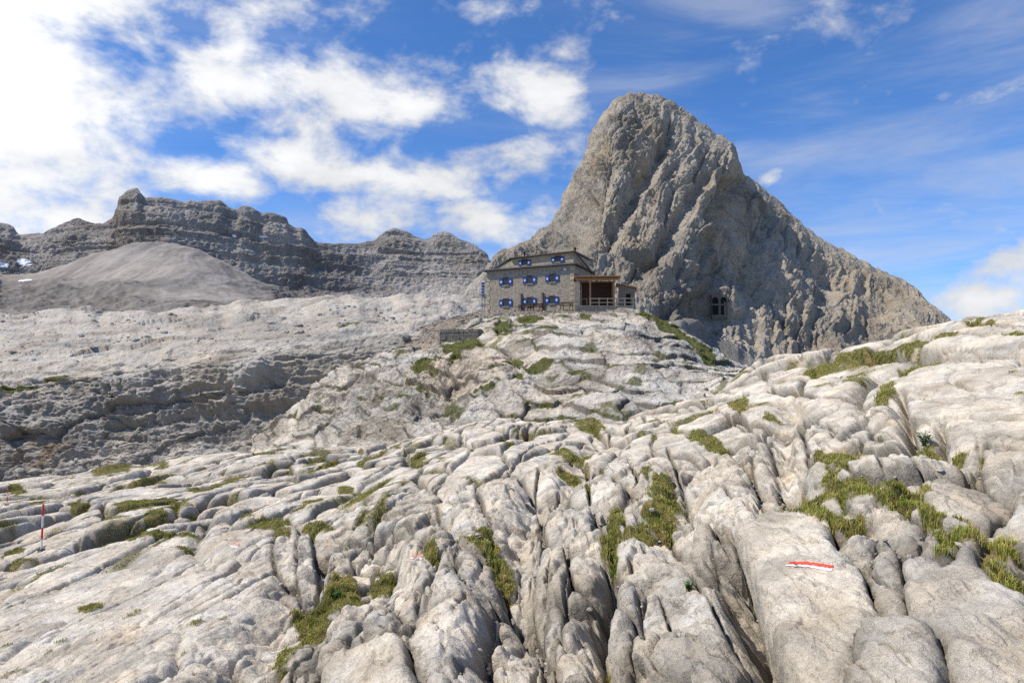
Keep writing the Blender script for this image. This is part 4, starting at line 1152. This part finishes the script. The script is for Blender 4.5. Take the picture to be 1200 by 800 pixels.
b = MB(); b.box(.55, .66, .5, .6, fl, fl + 1.0); b.box(1.35, 1.46, .5, .6, fl, fl + 1.0); b.box(.5, 1.5, .45, .65, fl + 1.0, fl + 1.08); b.build('serving_table', M_PALER, sh_)
# railing
rl = empty('terrace_railing', (sx0, 94.3, zs + fl), math.radians(-3)); tag(rl, 'pale wooden railing along the front edge of the shelter terrace', 'railing')
rx0, rx1 = 1.7, SW + 2.3
bxo('top_rail', M_PALER, rl, rx0, rx1, -.05, .03, .92, 1.04)
bxo('mid_rail', M_PALER, rl, rx0, rx1, -.05, .03, .38, .48)
for k in range(6):
    xx = rx0 + .1 + k * (rx1 - rx0 - .3) / 5
    bxo('post', M_PALER, rl, xx, xx + .12, -.04, .06, -.4 if k > 3 else -.02, 1.1)

# shed
shd_ = empty('board_shed', (at(725, 350, 96.5)[0], 96.5, zs), math.radians(-8)); tag(shd_, 'small grey board shed with dark doorway right of the timber shelter', 'shed')
SWd = 2.3
b = MB(); b.prism([(0, -1.5), (SWd, -1.5), (SWd, 3.1), (0, 3.6)], 0, 2.6); b.build('wall', M_WOODG, shd_)
b = MB(); b.prism([(-.35, 3.7), (SWd + .3, 3.1), (SWd + .3, 3.24), (-.35, 3.84)], -.35, 2.9); b.build('roof', M_WOOD, shd_)
bxo('door', M_DARK, shd_, 1.05, 1.65, -.03, -.002, .3, 2.3)
for xx in (.0, .9, 1.8, 2.18):
    bxo('batten', M_PALER, shd_, xx, xx + .1, -.045, -.003, -.2, 3.15)
# terrace wall under shelter and railing
tw = empty('terrace_wall', (at(672, 360, 94)[0], 93.9, zs)); tag(tw, 'low dry stone retaining wall under the shelter terrace', 'retaining wall')
bxo('stonework', M_STONE2, tw, .2, 8.6, 0, .6, -2.2, .33, bevel=.04)
bxo('dark_gate', M_DARK, tw, 7.7, 8.15, -.03, -.004, -2.1, -.2)

# picnic tables by the front wall
def picnic(u, Y_, label):
    p = at(u, 357, Y_)
    e_ = empty('picnic_table', (p[0], p[1], zs + .3), ang); tag(e_, label, 'picnic table', 'dark picnic tables in front of the hut')
    bxo('tabletop', M_WOODD, e_, -1.0, 1.0, -.4, .4, .74, .82)
    for s_ in (-.75, .75):
        bxo('seat', M_WOODD, e_, -1.0, 1.0, s_ - .14, s_ + .14, .42, .48)
    for xx in (-.7, .7):
        bb = MB(); bb.add([], []); bb.tube((xx, -.7, -.3), (xx, -.3, .74), .05, 8); bb.tube((xx, .7, -.3), (xx, .3, .74), .05, 8); bb.tube((xx, -.85, .4), (xx, .85, .4), .04, 8)
        bb.build('leg', M_WOODD, e_)
picnic(615, 99.6, 'dark brown picnic table below the middle ground floor window of the hut')
picnic(629, 98.6, 'dark brown picnic table between the middle and right ground floor windows')
picnic(664, 96.8, 'dark brown picnic table at the right front corner of the hut')

# ================================================================== dry stone enclosure
def stone_block_wall(name, label, cat, corners, htop, hbot, rows_, mat, seed):
    rs = random.Random(seed)
    e_ = empty(name, corners[0]); tag(e_, label, cat)
    for si in range(len(corners) - 1):
        p, q = Vector(corners[si]), Vector(corners[si + 1])
        L_ = (q - p).length; dr = (q - p).normalized(); nr = Vector((-dr.y, dr.x, 0))
        bb = MB()
        for r in range(rows_):
            t = 0
            z0 = hbot + (htop - hbot) * r / rows_; z1 = hbot + (htop - hbot) * (r + 1) / rows_ - .015
            while t < L_:
                w = min(rs.uniform(.3, .75), L_ - t + .05)
                a = p + dr * t; c2_ = p + dr * (t + w - .02)
                dp = rs.uniform(-.05, .05)
                zz = rs.uniform(-.05, .05) if r == rows_ - 1 else 0
                pts = [a + nr * (-.25 + dp), c2_ + nr * (-.25 + dp), c2_ + nr * .25, a + nr * .25]
                vs = [Vector((k.x, k.y, p.z + z0)) - Vector(corners[0]) for k in pts] + [Vector((k.x, k.y, p.z + z1 + zz)) - Vector(corners[0]) for k in pts]
                bb.add(vs, [(3, 2, 1, 0), (4, 5, 6, 7), (0, 1, 5, 4), (1, 2, 6, 5), (2, 3, 7, 6), (3, 0, 4, 7)])
                t += w
        bb.build('stonework', mat, e_, .03)
    return e_
c0, c1_, c2_ = at(518, 409, 79.5), at(561, 409, 78.5), at(566, 407, 83)
for q_ in (c0, c1_, c2_): q_[2] = c0[2]
stone_block_wall('stone_enclosure', 'ruined dry stone enclosure on the slope left below the hut', 'stone wall', [tuple(at(522, 409, 84.0)[:2]) + (c0[2],), tuple(c0), tuple(c1_), tuple(c2_)], 2.3, -1.5, 9, M_STONE2, 4)

# ================================================================== cave windows in the peak wall
bw_ = near_bvh(PCd, (np.abs(UC - 843) < 45) & (np.abs(VC - 360) < 50))
hy_ = sorted(h_[0].y for h_ in [shoot(bw_, 843 + a_, 357 + b_) for a_ in (-9, -4, 0, 4, 9) for b_ in (-9, -5, 0, 5, 9)] if h_[0])
Yw = hy_[1] - .5
print('cave Y', hy_[0], hy_[-1], Ys)
cw = at(843.5, 370, Yw)
SCW = Yw / 172.0 * .92
cv_ = empty('cave_windows', tuple(cw), math.radians(4)); cv_.scale = (SCW, SCW, SCW); tag(cv_, 'pair of dark arched windows cut in the rock wall at the foot of the peak', 'windows')
M_CAVEW = rock_mat('hewn_rock', [.3, 1.2, 4, 12], [.4, .6, .6, .5], .5, .15, .05)
def arched(xc, w, z0, z1, arch, n=10):
    pts = [(xc - w / 2, z0), (xc + w / 2, z0)]
    if arch:
        for k in range(n + 1):
            a = math.pi * k / n
            pts.append((xc + w / 2 * math.cos(a), z1 - w / 2 + w / 2 * math.sin(a)))
    else: pts += [(xc + w / 2, z1), (xc - w / 2, z1)]
    return pts
# stone screen built as strips around four openings
scr = MB(); ow, gap = 1.75, .65
xl, xr = -gap / 2 - ow / 2, gap / 2 + ow / 2
Wt, H0, H1, H2, H3, H4 = 4.5, 0, .3, 2.9, 3.35, 5.9
for (a0, a1) in ((-Wt / 2, xl - ow / 2), (xl + ow / 2, xr - ow / 2), (xr + ow / 2, Wt / 2)):
    scr.box(a0, a1, 0, 3.0, -1.0, H4)
for xc in (xl, xr):
    scr.box(xc - ow / 2, xc + ow / 2, 0, 1.0, -1.0, H1); scr.box(xc - ow / 2, xc + ow / 2, 0, 1.0, H2, H3)
    top = [(xc + ow / 2 * math.cos(math.pi * k / 12), 5.05 - ow / 2 + .15 + ow / 2 * math.sin(math.pi * k / 12)) for k in range(13)]
    for k in range(12):
        (xa, za), (xb, zb_) = top[k], top[k + 1]
        scr.prism([(xb, zb_), (xa, za), (xa, H4), (xb, H4)], 0, 1.0)
scr_o = scr.build('stone_screen', M_CAVEW, cv_, .0)
ca = scr_o.data.color_attributes.new('col', 'FLOAT_COLOR', 'POINT')
ca.data.foreach_set('color', np.tile(np.array([.15, .13, .105, 1], F32), len(scr_o.data.vertices)))
for xc, zz0, zz1, ar in ((xl, H1, H2, 0), (xr, H1, H2, 0), (xl, H3, 5.2, 1), (xr, H3, 5.2, 1)):
    o_ = MB(); o_.prism(arched(xc, ow - .01, zz0 + .005, zz1 - .01, ar), .30, .45); o_.build('dark_opening', M_DARK, cv_)

# ================================================================== marker poles
def pole(u, vfoot, vtop, label):
    m_ = (np.abs(UAd - u) < 25) & (VAd > vfoot - 30) & (VAd < vfoot + 40)
    bb = near_bvh(PA, m_); p, n_ = shoot(bb, u, vfoot)
    if p is None: p = Vector(at(u, vfoot, 22))
    H = (vfoot - vtop) * p.y / FPX
    e_ = empty('marker_pole', p); tag(e_, label, 'marker pole', 'red and white route poles on the left slope')
    n_b = 4
    seg = H / n_b
    for k in range(n_b):
        b = MB(); b.tube((0, 0, k * seg - (.15 if k == 0 else 0)), (0, 0, (k + 1) * seg), max(.022, H * .016), 14)
        b.build('red_band' if k % 2 else 'white_band', M_RED if k % 2 else M_WHITE, e_, smooth=False)
    b = MB(); b.tube((0, 0, H), (0, 0, H + .012), max(.018, H * .013), 14, .008); b.build('cap', M_METAL, e_)
    b = MB()
    for k in range(5):
        a = k * 1.26; b.tube((.07 * math.cos(a), .07 * math.sin(a), -.12), (.045 * math.cos(a), .045 * math.sin(a), .05), .05, 7, .03)
    b.build('stone_packing', M_STONE2, e_)
    return p
pole(48.5, 645, 592, 'tall red and white banded pole on the pale slab at the left edge')
pole(8, 592, 573, 'distant red and white pole at the far left edge below the dark cliff')

# ================================================================== snow patches
M_SNOW = plain('old_snow', (.8, .82, .85), .6, var=.05, scale=.3, bump=.3)
idxD = np.arange(PDd.shape[0] * PDd.shape[1]).reshape(PDd.shape[:2])
def snow(cu, cv, a, b, r, Pg, Ug, Vg, label, lift):
    m_ = ellipses(Ug, Vg, [(cu, cv, a, b, r, 1)]) + .8 * fbm2(Ug / 5, Vg / 2.2, 3, 400) > .5
    m_ &= (np.abs(Ug - cu) < a * 1.6)
    idx = np.arange(m_.size).reshape(m_.shape)
    fm = largest(m_[:-1, :-1] & m_[1:, 1:])
    f = np.stack([idx[:-1, :-1], idx[:-1, 1:], idx[1:, 1:], idx[1:, :-1]], -1)[fm]
    if len(f) < 3: return
    ui, inv = np.unique(f, return_inverse=True)
    vv = Pg.reshape(-1, 3)[ui]; dr = -vv / np.linalg.norm(vv, axis=1)[:, None]
    vv = vv + np.array([0, -.5, .5]) * lift * .4
    org = vv.mean(0)
    o = mesh_from('snow_patch', vv - org, inv.reshape(-1, 4), M_SNOW); o.location = org
    tag(o, label, 'snow patch', 'old snow patches in the far range')
UDd, VDd = proj(PDd); UEd, VEd = proj(PEd)
snow(28, 307.5, 9, 4.5, 10, PDd, UDd, VDd, 'largest white snow patch in the gully at the far left', 2)
snow(4, 311, 8, 3.5, 0, PDd, UDd, VDd, 'snow patch cut by the left edge of the photo', 2)
snow(30, 329, 9, 1.3, -6, PEd, UEd, VEd, 'thin snow streak below the larger patch at the far left', 1.5)
snow(275, 277, 3.2, 2.0, 0, PDd, UDd, VDd, 'small snow fleck high on the far wall right of the rock tower', 2)
snow(309, 278, 6, 1.3, 0, PDd, UDd, VDd, 'narrow snow fleck on a ledge of the far wall', 2)

# ================================================================== grass
def blades(Pg, gmask, Ug, Vg, n, seed, hgt, name):
    rg = np.random.default_rng(seed)
    dv_ = np.linalg.norm(np.cross(np.gradient(Pg, axis=1), np.gradient(Pg, axis=0)), axis=-1)
    vis = (Ug > -120) & (Ug < 1320) & (Vg < 900) & (Pg[..., 1] > 1.2)
    Yy = Pg[..., 1]
    w = np.where(vis, (gmask > .45) * gmask * dv_ / np.maximum(Yy, 2) ** 1.45, 0).ravel()
    w = w / w.sum()
    i = rg.choice(len(w), n, p=w)
    base = Pg.reshape(-1, 3)[i] + rg.normal(size=(n, 3)) * np.array([.01, .01, 0]) * np.clip(Yy.ravel()[i] / 5, .5, 3)[:, None]
    yy = base[:, 1]
    cl = fbm2(base[:, 0] * 7, base[:, 1] * 7, 2, 500)
    H = hgt * (.55 + .9 * rg.random(n)) * (1 + .9 * np.clip(cl, -.6, .8)) * np.clip(1.15 - yy / 30, .55, 1.0)
    Wd = np.maximum(.0022, yy * .00048) * (.7 + .7 * rg.random(n))
    a = rg.uniform(0, 2 * np.pi, n)
    la = fbm2(base[:, 0] * 5, base[:, 1] * 5, 2, 502) * 6 + rg.normal(size=n) * .8
    tallb = rg.random(n) < .035; H = np.where(tallb & (yy < 16), H * 2.3, H)
    lean = (.25 + .75 * rg.random(n)) * H * np.where(tallb, .5, 1)
    side_ = np.stack([np.cos(a), np.sin(a), 0 * a], 1) * Wd[:, None]
    ld = np.stack([np.cos(la), np.sin(la), 0 * a], 1)
    up_ = np.array([0, 0, 1.0])
    m_ = base + ld * (lean * .35)[:, None] + up_ * (H * .62)[:, None]
    t_ = base + ld * lean[:, None] + up_ * (H * .95)[:, None]
    b0 = base - up_ * .02
    Vv = np.stack([b0 - side_, b0 + side_, m_ + side_ * .8, m_ - side_ * .8, t_ + side_ * .15, t_ - side_ * .15], 1).reshape(-1, 3)
    k = np.arange(n)[:, None] * 6
    Fq = np.concatenate([k + np.array([[0, 1, 2, 3]]), k + np.array([[3, 2, 4, 5]])])
    ty = np.clip(.5 + .6 * fbm2(base[:, 0] * 2, base[:, 1] * 2, 3, 505) + .3 * rg.normal(size=n), 0, 1)
    ca_, cb_, cc_ = np.array([.12, .20, .025]), np.array([.40, .40, .06]), np.array([.55, .43, .18])
    cc = np.where(ty[:, None] < .6, ca_ + (cb_ - ca_) * (ty[:, None] / .6), cb_ + (cc_ - cb_) * ((ty[:, None] - .6) / .4))
    cc = np.where(tallb[:, None], cc_ * 1.05, cc)
    cc *= (.75 + .5 * rg.random(n))[:, None]
    Cc = np.repeat(cc[:, None], 6, 1) * np.array([.7, .7, .95, .95, 1.2, 1.2])[None, :, None]
    return mesh_from(name, Vv, Fq, M_GRASS, Cc.reshape(-1, 3), smooth=False)
M_GRASS, nt, bs = new_mat('alpine_grass')
a_ = nt.nodes.new('ShaderNodeAttribute'); a_.attribute_name = 'col'
nt.links.new(a_.outputs['Color'], bs.inputs['Base Color']); bs.inputs['Roughness'].default_value = .6
tr = nt.nodes.new('ShaderNodeBsdfTranslucent'); nt.links.new(a_.outputs['Color'], tr.inputs[0])
mx = nt.nodes.new('ShaderNodeMixShader'); mx.inputs[0].default_value = .3
nt.links.new(bs.outputs[0], mx.inputs[1]); nt.links.new(tr.outputs[0], mx.inputs[2])
nt.links.new(mx.outputs[0], nt.nodes['Material Output'].inputs[0])
g1 = blades(PA, grassA, UAd, VAd, 260000, 5, .028, 'grass')
tag(g1, 'short green and straw coloured alpine grass growing in the rock joints', 'grass', kind='stuff')
UKd, VKd = proj(PKd)
g2 = blades(PKd, gK, UKd, VKd, 22000, 6, .07, 'knoll_grass')
tag(g2, 'thin yellow green turf scattered over the knoll below the hut', 'grass', kind='stuff')

# loose stones
def stones(Pg, wgt, n, lo, hi, name, label, mat, seed, tint):
    rg = np.random.default_rng(seed)
    dv_ = np.linalg.norm(np.cross(np.gradient(Pg, axis=1), np.gradient(Pg, axis=0)), axis=-1)
    w = (wgt * dv_).ravel().astype(float); w /= w.sum()
    i = rg.choice(len(w), n, p=w); base = Pg.reshape(-1, 3)[i]
    t_ = (1 + 5 ** .5) / 2
    ico = np.array([(-1,t_,0),(1,t_,0),(-1,-t_,0),(1,-t_,0),(0,-1,t_),(0,1,t_),(0,-1,-t_),(0,1,-t_),(t_,0,-1),(t_,0,1),(-t_,0,-1),(-t_,0,1)]) / 1.9
    tri = np.array([(0,11,5),(0,5,1),(0,1,7),(0,7,10),(0,10,11),(1,5,9),(5,11,4),(11,10,2),(10,7,6),(7,1,8),(3,9,4),(3,4,2),(3,2,6),(3,6,8),(3,8,9),(4,9,5),(2,4,11),(6,2,10),(8,6,7),(9,8,1)])
    sz_ = lo * (hi / lo) ** (rg.random(n) ** 2.2)
    V_ = ico[None] * (1 + .45 * (rg.random((n, 12, 1)) - .5)) * np.stack([.8 + .7 * rg.random(n), .8 + .5 * rg.random(n), .45 + .4 * rg.random(n)], 1)[:, None]
    a = rg.uniform(0, 6.28, n); c_, s_ = np.cos(a), np.sin(a)
    x_ = V_[..., 0] * c_[:, None] - V_[..., 1] * s_[:, None]; y_ = V_[..., 0] * s_[:, None] + V_[..., 1] * c_[:, None]
    V_ = np.stack([x_, y_, V_[..., 2] + .3 * x_ * (rg.random((n, 1)) - .5)], -1) * sz_[:, None, None] * .5 + base[:, None] + np.array([0, 0, 1.0]) * (sz_ * .12)[:, None, None]
    Fq = (np.arange(n)[:, None, None] * 12 + tri[None]).reshape(-1, 3)
    cc = np.array(tint) * (.75 + .5 * rg.random((n, 1)))
    o = mesh_from(name, V_.reshape(-1, 3), Fq, mat, np.repeat(cc, 12, 0), smooth=False)
    tag(o, label, 'loose stones', kind='stuff'); return o
cw_ = np.where((UAd > 200) & (UAd < 1250) & (VAd > 540) & (VAd < 850) & (Y > 2.2) & (Y < 12), np.clip(crev - .25, 0, 1) ** 2, 0) * (.15 + sstep(.0, .4, fbm2(X * .9, Y * .9, 2, 600)))
stones(PA, cw_, 1500, .018, .09, 'loose_stones', 'small angular stones lying in the joints of the pale limestone', M_NEAR, 11, (.46, .42, .36))
kw_ = np.clip(rubble, 0, 1) * (1 - plt * .7) * (VK > 340) + .02 * sstep(.1, .4, fbm2(PK[..., 0] / 4, PK[..., 1] / 4, 2, 601))
stones(PKd, kw_, 3500, .09, .55, 'rubble_stones', 'brown grey rubble scattered on the slope below the hut', M_MID, 12, (.31, .265, .21))
bw3 = np.where((VB > 360) & (VB < 600) & (UB > -100) & (UB < 700), sstep(.0, .4, fbm2(PB[..., 0] / 12, PB[..., 1] / 12, 3, 602)) + .04, 0)
stones(PBd, bw3, 2600, .2, 1.5, 'terrace_stones', 'scattered grey blocks on the rock terraces left of the knoll', M_MID, 13, (.37, .34, .295))

# leafy herbs
M_LEAF, nt, bs = new_mat('herb_leaf')
bs.inputs['Base Color'].default_value = (.05, .13, .02, 1); bs.inputs['Roughness'].default_value = .5
def herb(u, v, size, label, seed):
    m_ = (np.abs(UAd - u) < 30) & (np.abs(VAd - v) < 40)
    p, _ = shoot(near_bvh(PA, m_), u, v)
    if p is None: return
    rs = random.Random(seed); e_ = empty('leafy_plant', p); tag(e_, label, 'plant', 'leafy herbs in the rock joints')
    st_, lf = MB(), MB()
    for k in range(26):
        a = rs.uniform(0, 6.28); tl = rs.uniform(.1, .9); L_ = size * rs.uniform(.5, 1)
        d_ = Vector((math.cos(a) * tl, math.sin(a) * tl, 1)).normalized()
        e0 = d_ * L_; st_.tube((0, 0, -.03), e0, size * .012, 5, size * .006)
        for q in range(6):
            c_ = d_ * L_ * (.35 + .13 * q); aa = rs.uniform(0, 6.28)
            o_ = Vector((math.cos(aa), math.sin(aa), rs.uniform(-.1, .6))).normalized(); s_ = o_.cross(Vector((0, 0, 1))).normalized() * size * .07
            l_ = size * rs.uniform(.18, .3)
            lf.add([c_, c_ + o_ * l_ * .5 + s_, c_ + o_ * l_, c_ + o_ * l_ * .5 - s_], [(0, 1, 2, 3)])
    st_.build('stems', M_LEAF, e_); lf.build('leaves', M_LEAF, e_)
herb(1084, 522, .22, 'bright green leafy plant at the foot of the cleft right slab', 1)
herb(396, 702, .16, 'dark green leafy plant at the lower edge of the long grass strip', 2)
herb(807, 692, .09, 'tiny green plant in a hole of the broad wrinkled rock', 3)

# ================================================================== camera
cam_d = bpy.data.cameras.new('camera'); cam = bpy.data.objects.new('camera', cam_d); COL.objects.link(cam)
cam_d.sensor_width = 36; cam_d.lens = 24; cam_d.clip_start = .05; cam_d.clip_end = 30000
cam.location = (0, 0, CAMZ); cam.rotation_euler = (math.pi / 2 + PITCH, 0, 0)
scene.camera = cam

# ================================================================== sun and sky
SUN_AZ, SUN_EL = math.radians(-100), math.radians(52)        # azimuth from the view direction, negative = left
sd_ = bpy.data.lights.new('sun', 'SUN'); sd_.energy = 5.0; sd_.angle = math.radians(.5); sd_.color = (1, .915, .78)
so_ = bpy.data.objects.new('sun', sd_); COL.objects.link(so_)
dirv = Vector((math.sin(SUN_AZ) * math.cos(SUN_EL), math.cos(SUN_AZ) * math.cos(SUN_EL), math.sin(SUN_EL)))
so_.rotation_euler = dirv.to_track_quat('Z', 'Y').to_euler()

w = bpy.data.worlds.new('World'); scene.world = w; w.use_nodes = True
nt = w.node_tree; N, L = nt.nodes, nt.links; N.clear()
out = N.new('ShaderNodeOutputWorld'); bg = N.new('ShaderNodeBackground'); L.new(bg.outputs[0], out.inputs[0])
sky = N.new('ShaderNodeTexSky'); sky.sky_type = 'NISHITA'; sky.sun_disc = False
sky.sun_elevation = SUN_EL; sky.sun_rotation = SUN_AZ
sky.altitude = 2400; sky.air_density = 1.0; sky.dust_density = .3; sky.ozone_density = 3.0
def math_(op, a, b=None, c=None, clamp=False):
    n = N.new('ShaderNodeMath'); n.operation = op; n.use_clamp = clamp
    for i, q in enumerate((a, b, c)):
        if q is None: continue
        if hasattr(q, 'links') or hasattr(q, 'is_output'): L.new(q, n.inputs[i])
        else: n.inputs[i].default_value = q
    return n.outputs[0]
def vmath(op, a, b, c=None):
    n = N.new('ShaderNodeVectorMath'); n.operation = op
    for i, q in enumerate((a, b, c)):
        if q is None: continue
        if isinstance(q, tuple): n.inputs[i].default_value = q
        else: L.new(q, n.inputs[i])
    return n
def mrange(v, a, b, c, d, smooth=True):
    n = N.new('ShaderNodeMapRange'); n.interpolation_type = 'SMOOTHSTEP' if smooth else 'LINEAR'
    L.new(v, n.inputs[0])
    for i, q in enumerate((a, b, c, d)): n.inputs[i + 1].default_value = q
    return n.outputs[0]
tc = N.new('ShaderNodeTexCoord')
sep = N.new('ShaderNodeSeparateXYZ'); L.new(tc.outputs['Generated'], sep.inputs[0])
az = math_('ARCTAN2', sep.outputs[0], sep.outputs[1]); el = math_('ARCSINE', sep.outputs[2])
cmb = N.new('ShaderNodeCombineXYZ'); L.new(az, cmb.inputs[0]); L.new(el, cmb.inputs[1])
def azel(u, v):
    tx, tz = ray(u, v); l_ = math.sqrt(1 + tx * tx + tz * tz)
    return math.atan2(tx, 1), math.asin(tz / l_)
def noise_node(scale, detail, rough, sx=1, sy=1, rot=0, off=0, dist=0):
    mp = N.new('ShaderNodeMapping'); mp.inputs['Rotation'].default_value = (0, 0, rot); mp.inputs['Scale'].default_value = (sx, sy, 1); mp.inputs['Location'].default_value = (off, off * .7, off)
    L.new(cmb.outputs[0], mp.inputs[0])
    n = N.new('ShaderNodeTexNoise'); n.inputs['Scale'].default_value = scale; n.inputs['Detail'].default_value = detail; n.inputs['Roughness'].default_value = rough
    n.inputs['Distortion'].default_value = dist
    L.new(mp.outputs[0], n.inputs['Vector']); return n.outputs['Fac']
BL = [(20,70,150,150,1.15),(-80,160,170,130,1.1),(120,150,60,55,.9),(20,205,100,40,.9),(120,20,120,60,.75),(230,10,110,30,.62),(350,5,80,22,.5),
 (300,100,100,32,1.0),(400,105,110,34,1.0),(480,125,70,24,.95),(330,140,70,24,.8),(340,185,70,30,.85),(250,205,80,22,.85),(420,205,120,20,.85),(540,200,80,28,.9),(600,180,50,20,.7),
 (430,255,70,24,.95),(590,258,75,26,.9),(480,262,40,18,.7),(50,252,90,16,.8),(110,225,40,18,.5),(635,110,62,34,.85),(600,85,40,24,.6),(662,65,26,14,.6),(728,88,22,18,.65),(640,170,60,18,.6),(790,5,60,10,.1),
 (640,12,120,18,.05),(480,70,60,20,.45),(520,55,50,14,.35),(1165,348,95,26,.95),(1230,330,110,34,.9),(1110,350,40,12,.6),(902,212,16,9,.6),(1160,296,26,6,.4),(560,8,60,12,.4),(-200,60,180,160,1.0),(690,200,20,20,.4)]
acc = None
for (u, v, a, b, s_) in BL:
    ca_, ce_ = azel(u, v); ra, re = a / FPX * math.cos(ca_) ** 2 * 1.25, b / FPX * .95 * 1.35
    q = vmath('SUBTRACT', cmb.outputs[0], (ca_, ce_, 0)).outputs[0]
    q = vmath('MULTIPLY', q, (1 / ra, 1 / re, 0)).outputs[0]
    ln = vmath('LENGTH', q, None).outputs['Value']
    m_ = mrange(ln, 1.5, 0.0, 0, s_, False)
    acc = m_ if acc is None else math_('MAXIMUM', acc, m_)
n1 = noise_node(7.5, 10, .58, 1, 1.7, .12, 3.1, .25); n2 = noise_node(22, 8, .6, 1, 1.5, .2, 9.0, .15)
f1 = math_('MULTIPLY_ADD', n1, 2.3, -1.12); f2 = math_('MULTIPLY_ADD', n2, .8, -.38)
dens_ = math_('ADD', math_('ADD', acc, f1), f2)
back = mrange(sep.outputs[1], .35, -.2, 0, .12)      # scattered cloud behind the viewer too
dens_ = math_('ADD', dens_, back)
cl = mrange(dens_, .17, .95, 0, 1)
# cirrus veil on the right
c1n = noise_node(3.4, 9, .6, .55, 3.2, -.28, 5.5, .5)
cir = math_('MULTIPLY', mrange(c1n, .38, .78, 0, .48), mrange(az, -.05, .35, .35, 1))
c2n = noise_node(6, 8, .62, .5, 3.0, -.2, 15.5, .4)
lowb = math_('MULTIPLY', mrange(c2n, .32, .7, 0, .62), mrange(el, .38, .08, 0, 1))
veil = math_('MAXIMUM', cir, lowb)
tot = math_('MAXIMUM', cl, veil)
# sky colour
tint = vmath('MULTIPLY', sky.outputs[0], (.086, .138, .190)).outputs[0]
# cloud brightness: blown towards the sun, grey bases
sdn = vmath('DOT_PRODUCT', tc.outputs['Generated'], tuple(dirv)).outputs['Value']
br = mrange(sdn, .1, .75, .90, 1.2)
shade = mrange(noise_node(5, 6, .6, 1, 2, .1, 21), .35, .7, .88, 1.05)
cb = math_('MULTIPLY', br, shade)
thick = mrange(dens_, .4, 1.3, .86, 1.04); cb = math_('MULTIPLY', cb, thick)
cc_ = N.new('ShaderNodeCombineXYZ')
L.new(math_('MULTIPLY', cb, .97), cc_.inputs[0]); L.new(math_('MULTIPLY', cb, .985), cc_.inputs[1]); L.new(math_('MULTIPLY', cb, 1.01), cc_.inputs[2])
mix = N.new('ShaderNodeMix'); mix.data_type = 'VECTOR'
L.new(tot, mix.inputs['Factor']); L.new(tint, mix.inputs[4]); L.new(cc_.outputs[0], mix.inputs[5])
L.new(mix.outputs[1], bg.inputs[0]); bg.inputs[1].default_value = 1.0
w.cycles.sampling_method = 'AUTOMATIC'

scene.view_settings.view_transform = 'Standard'; scene.view_settings.look = 'None'; scene.view_settings.exposure = 0
scene.render.engine = 'CYCLES'
scene.cycles.max_bounces = 5; scene.cycles.diffuse_bounces = 3
scene.cycles.use_denoising = False
print('scene ready')
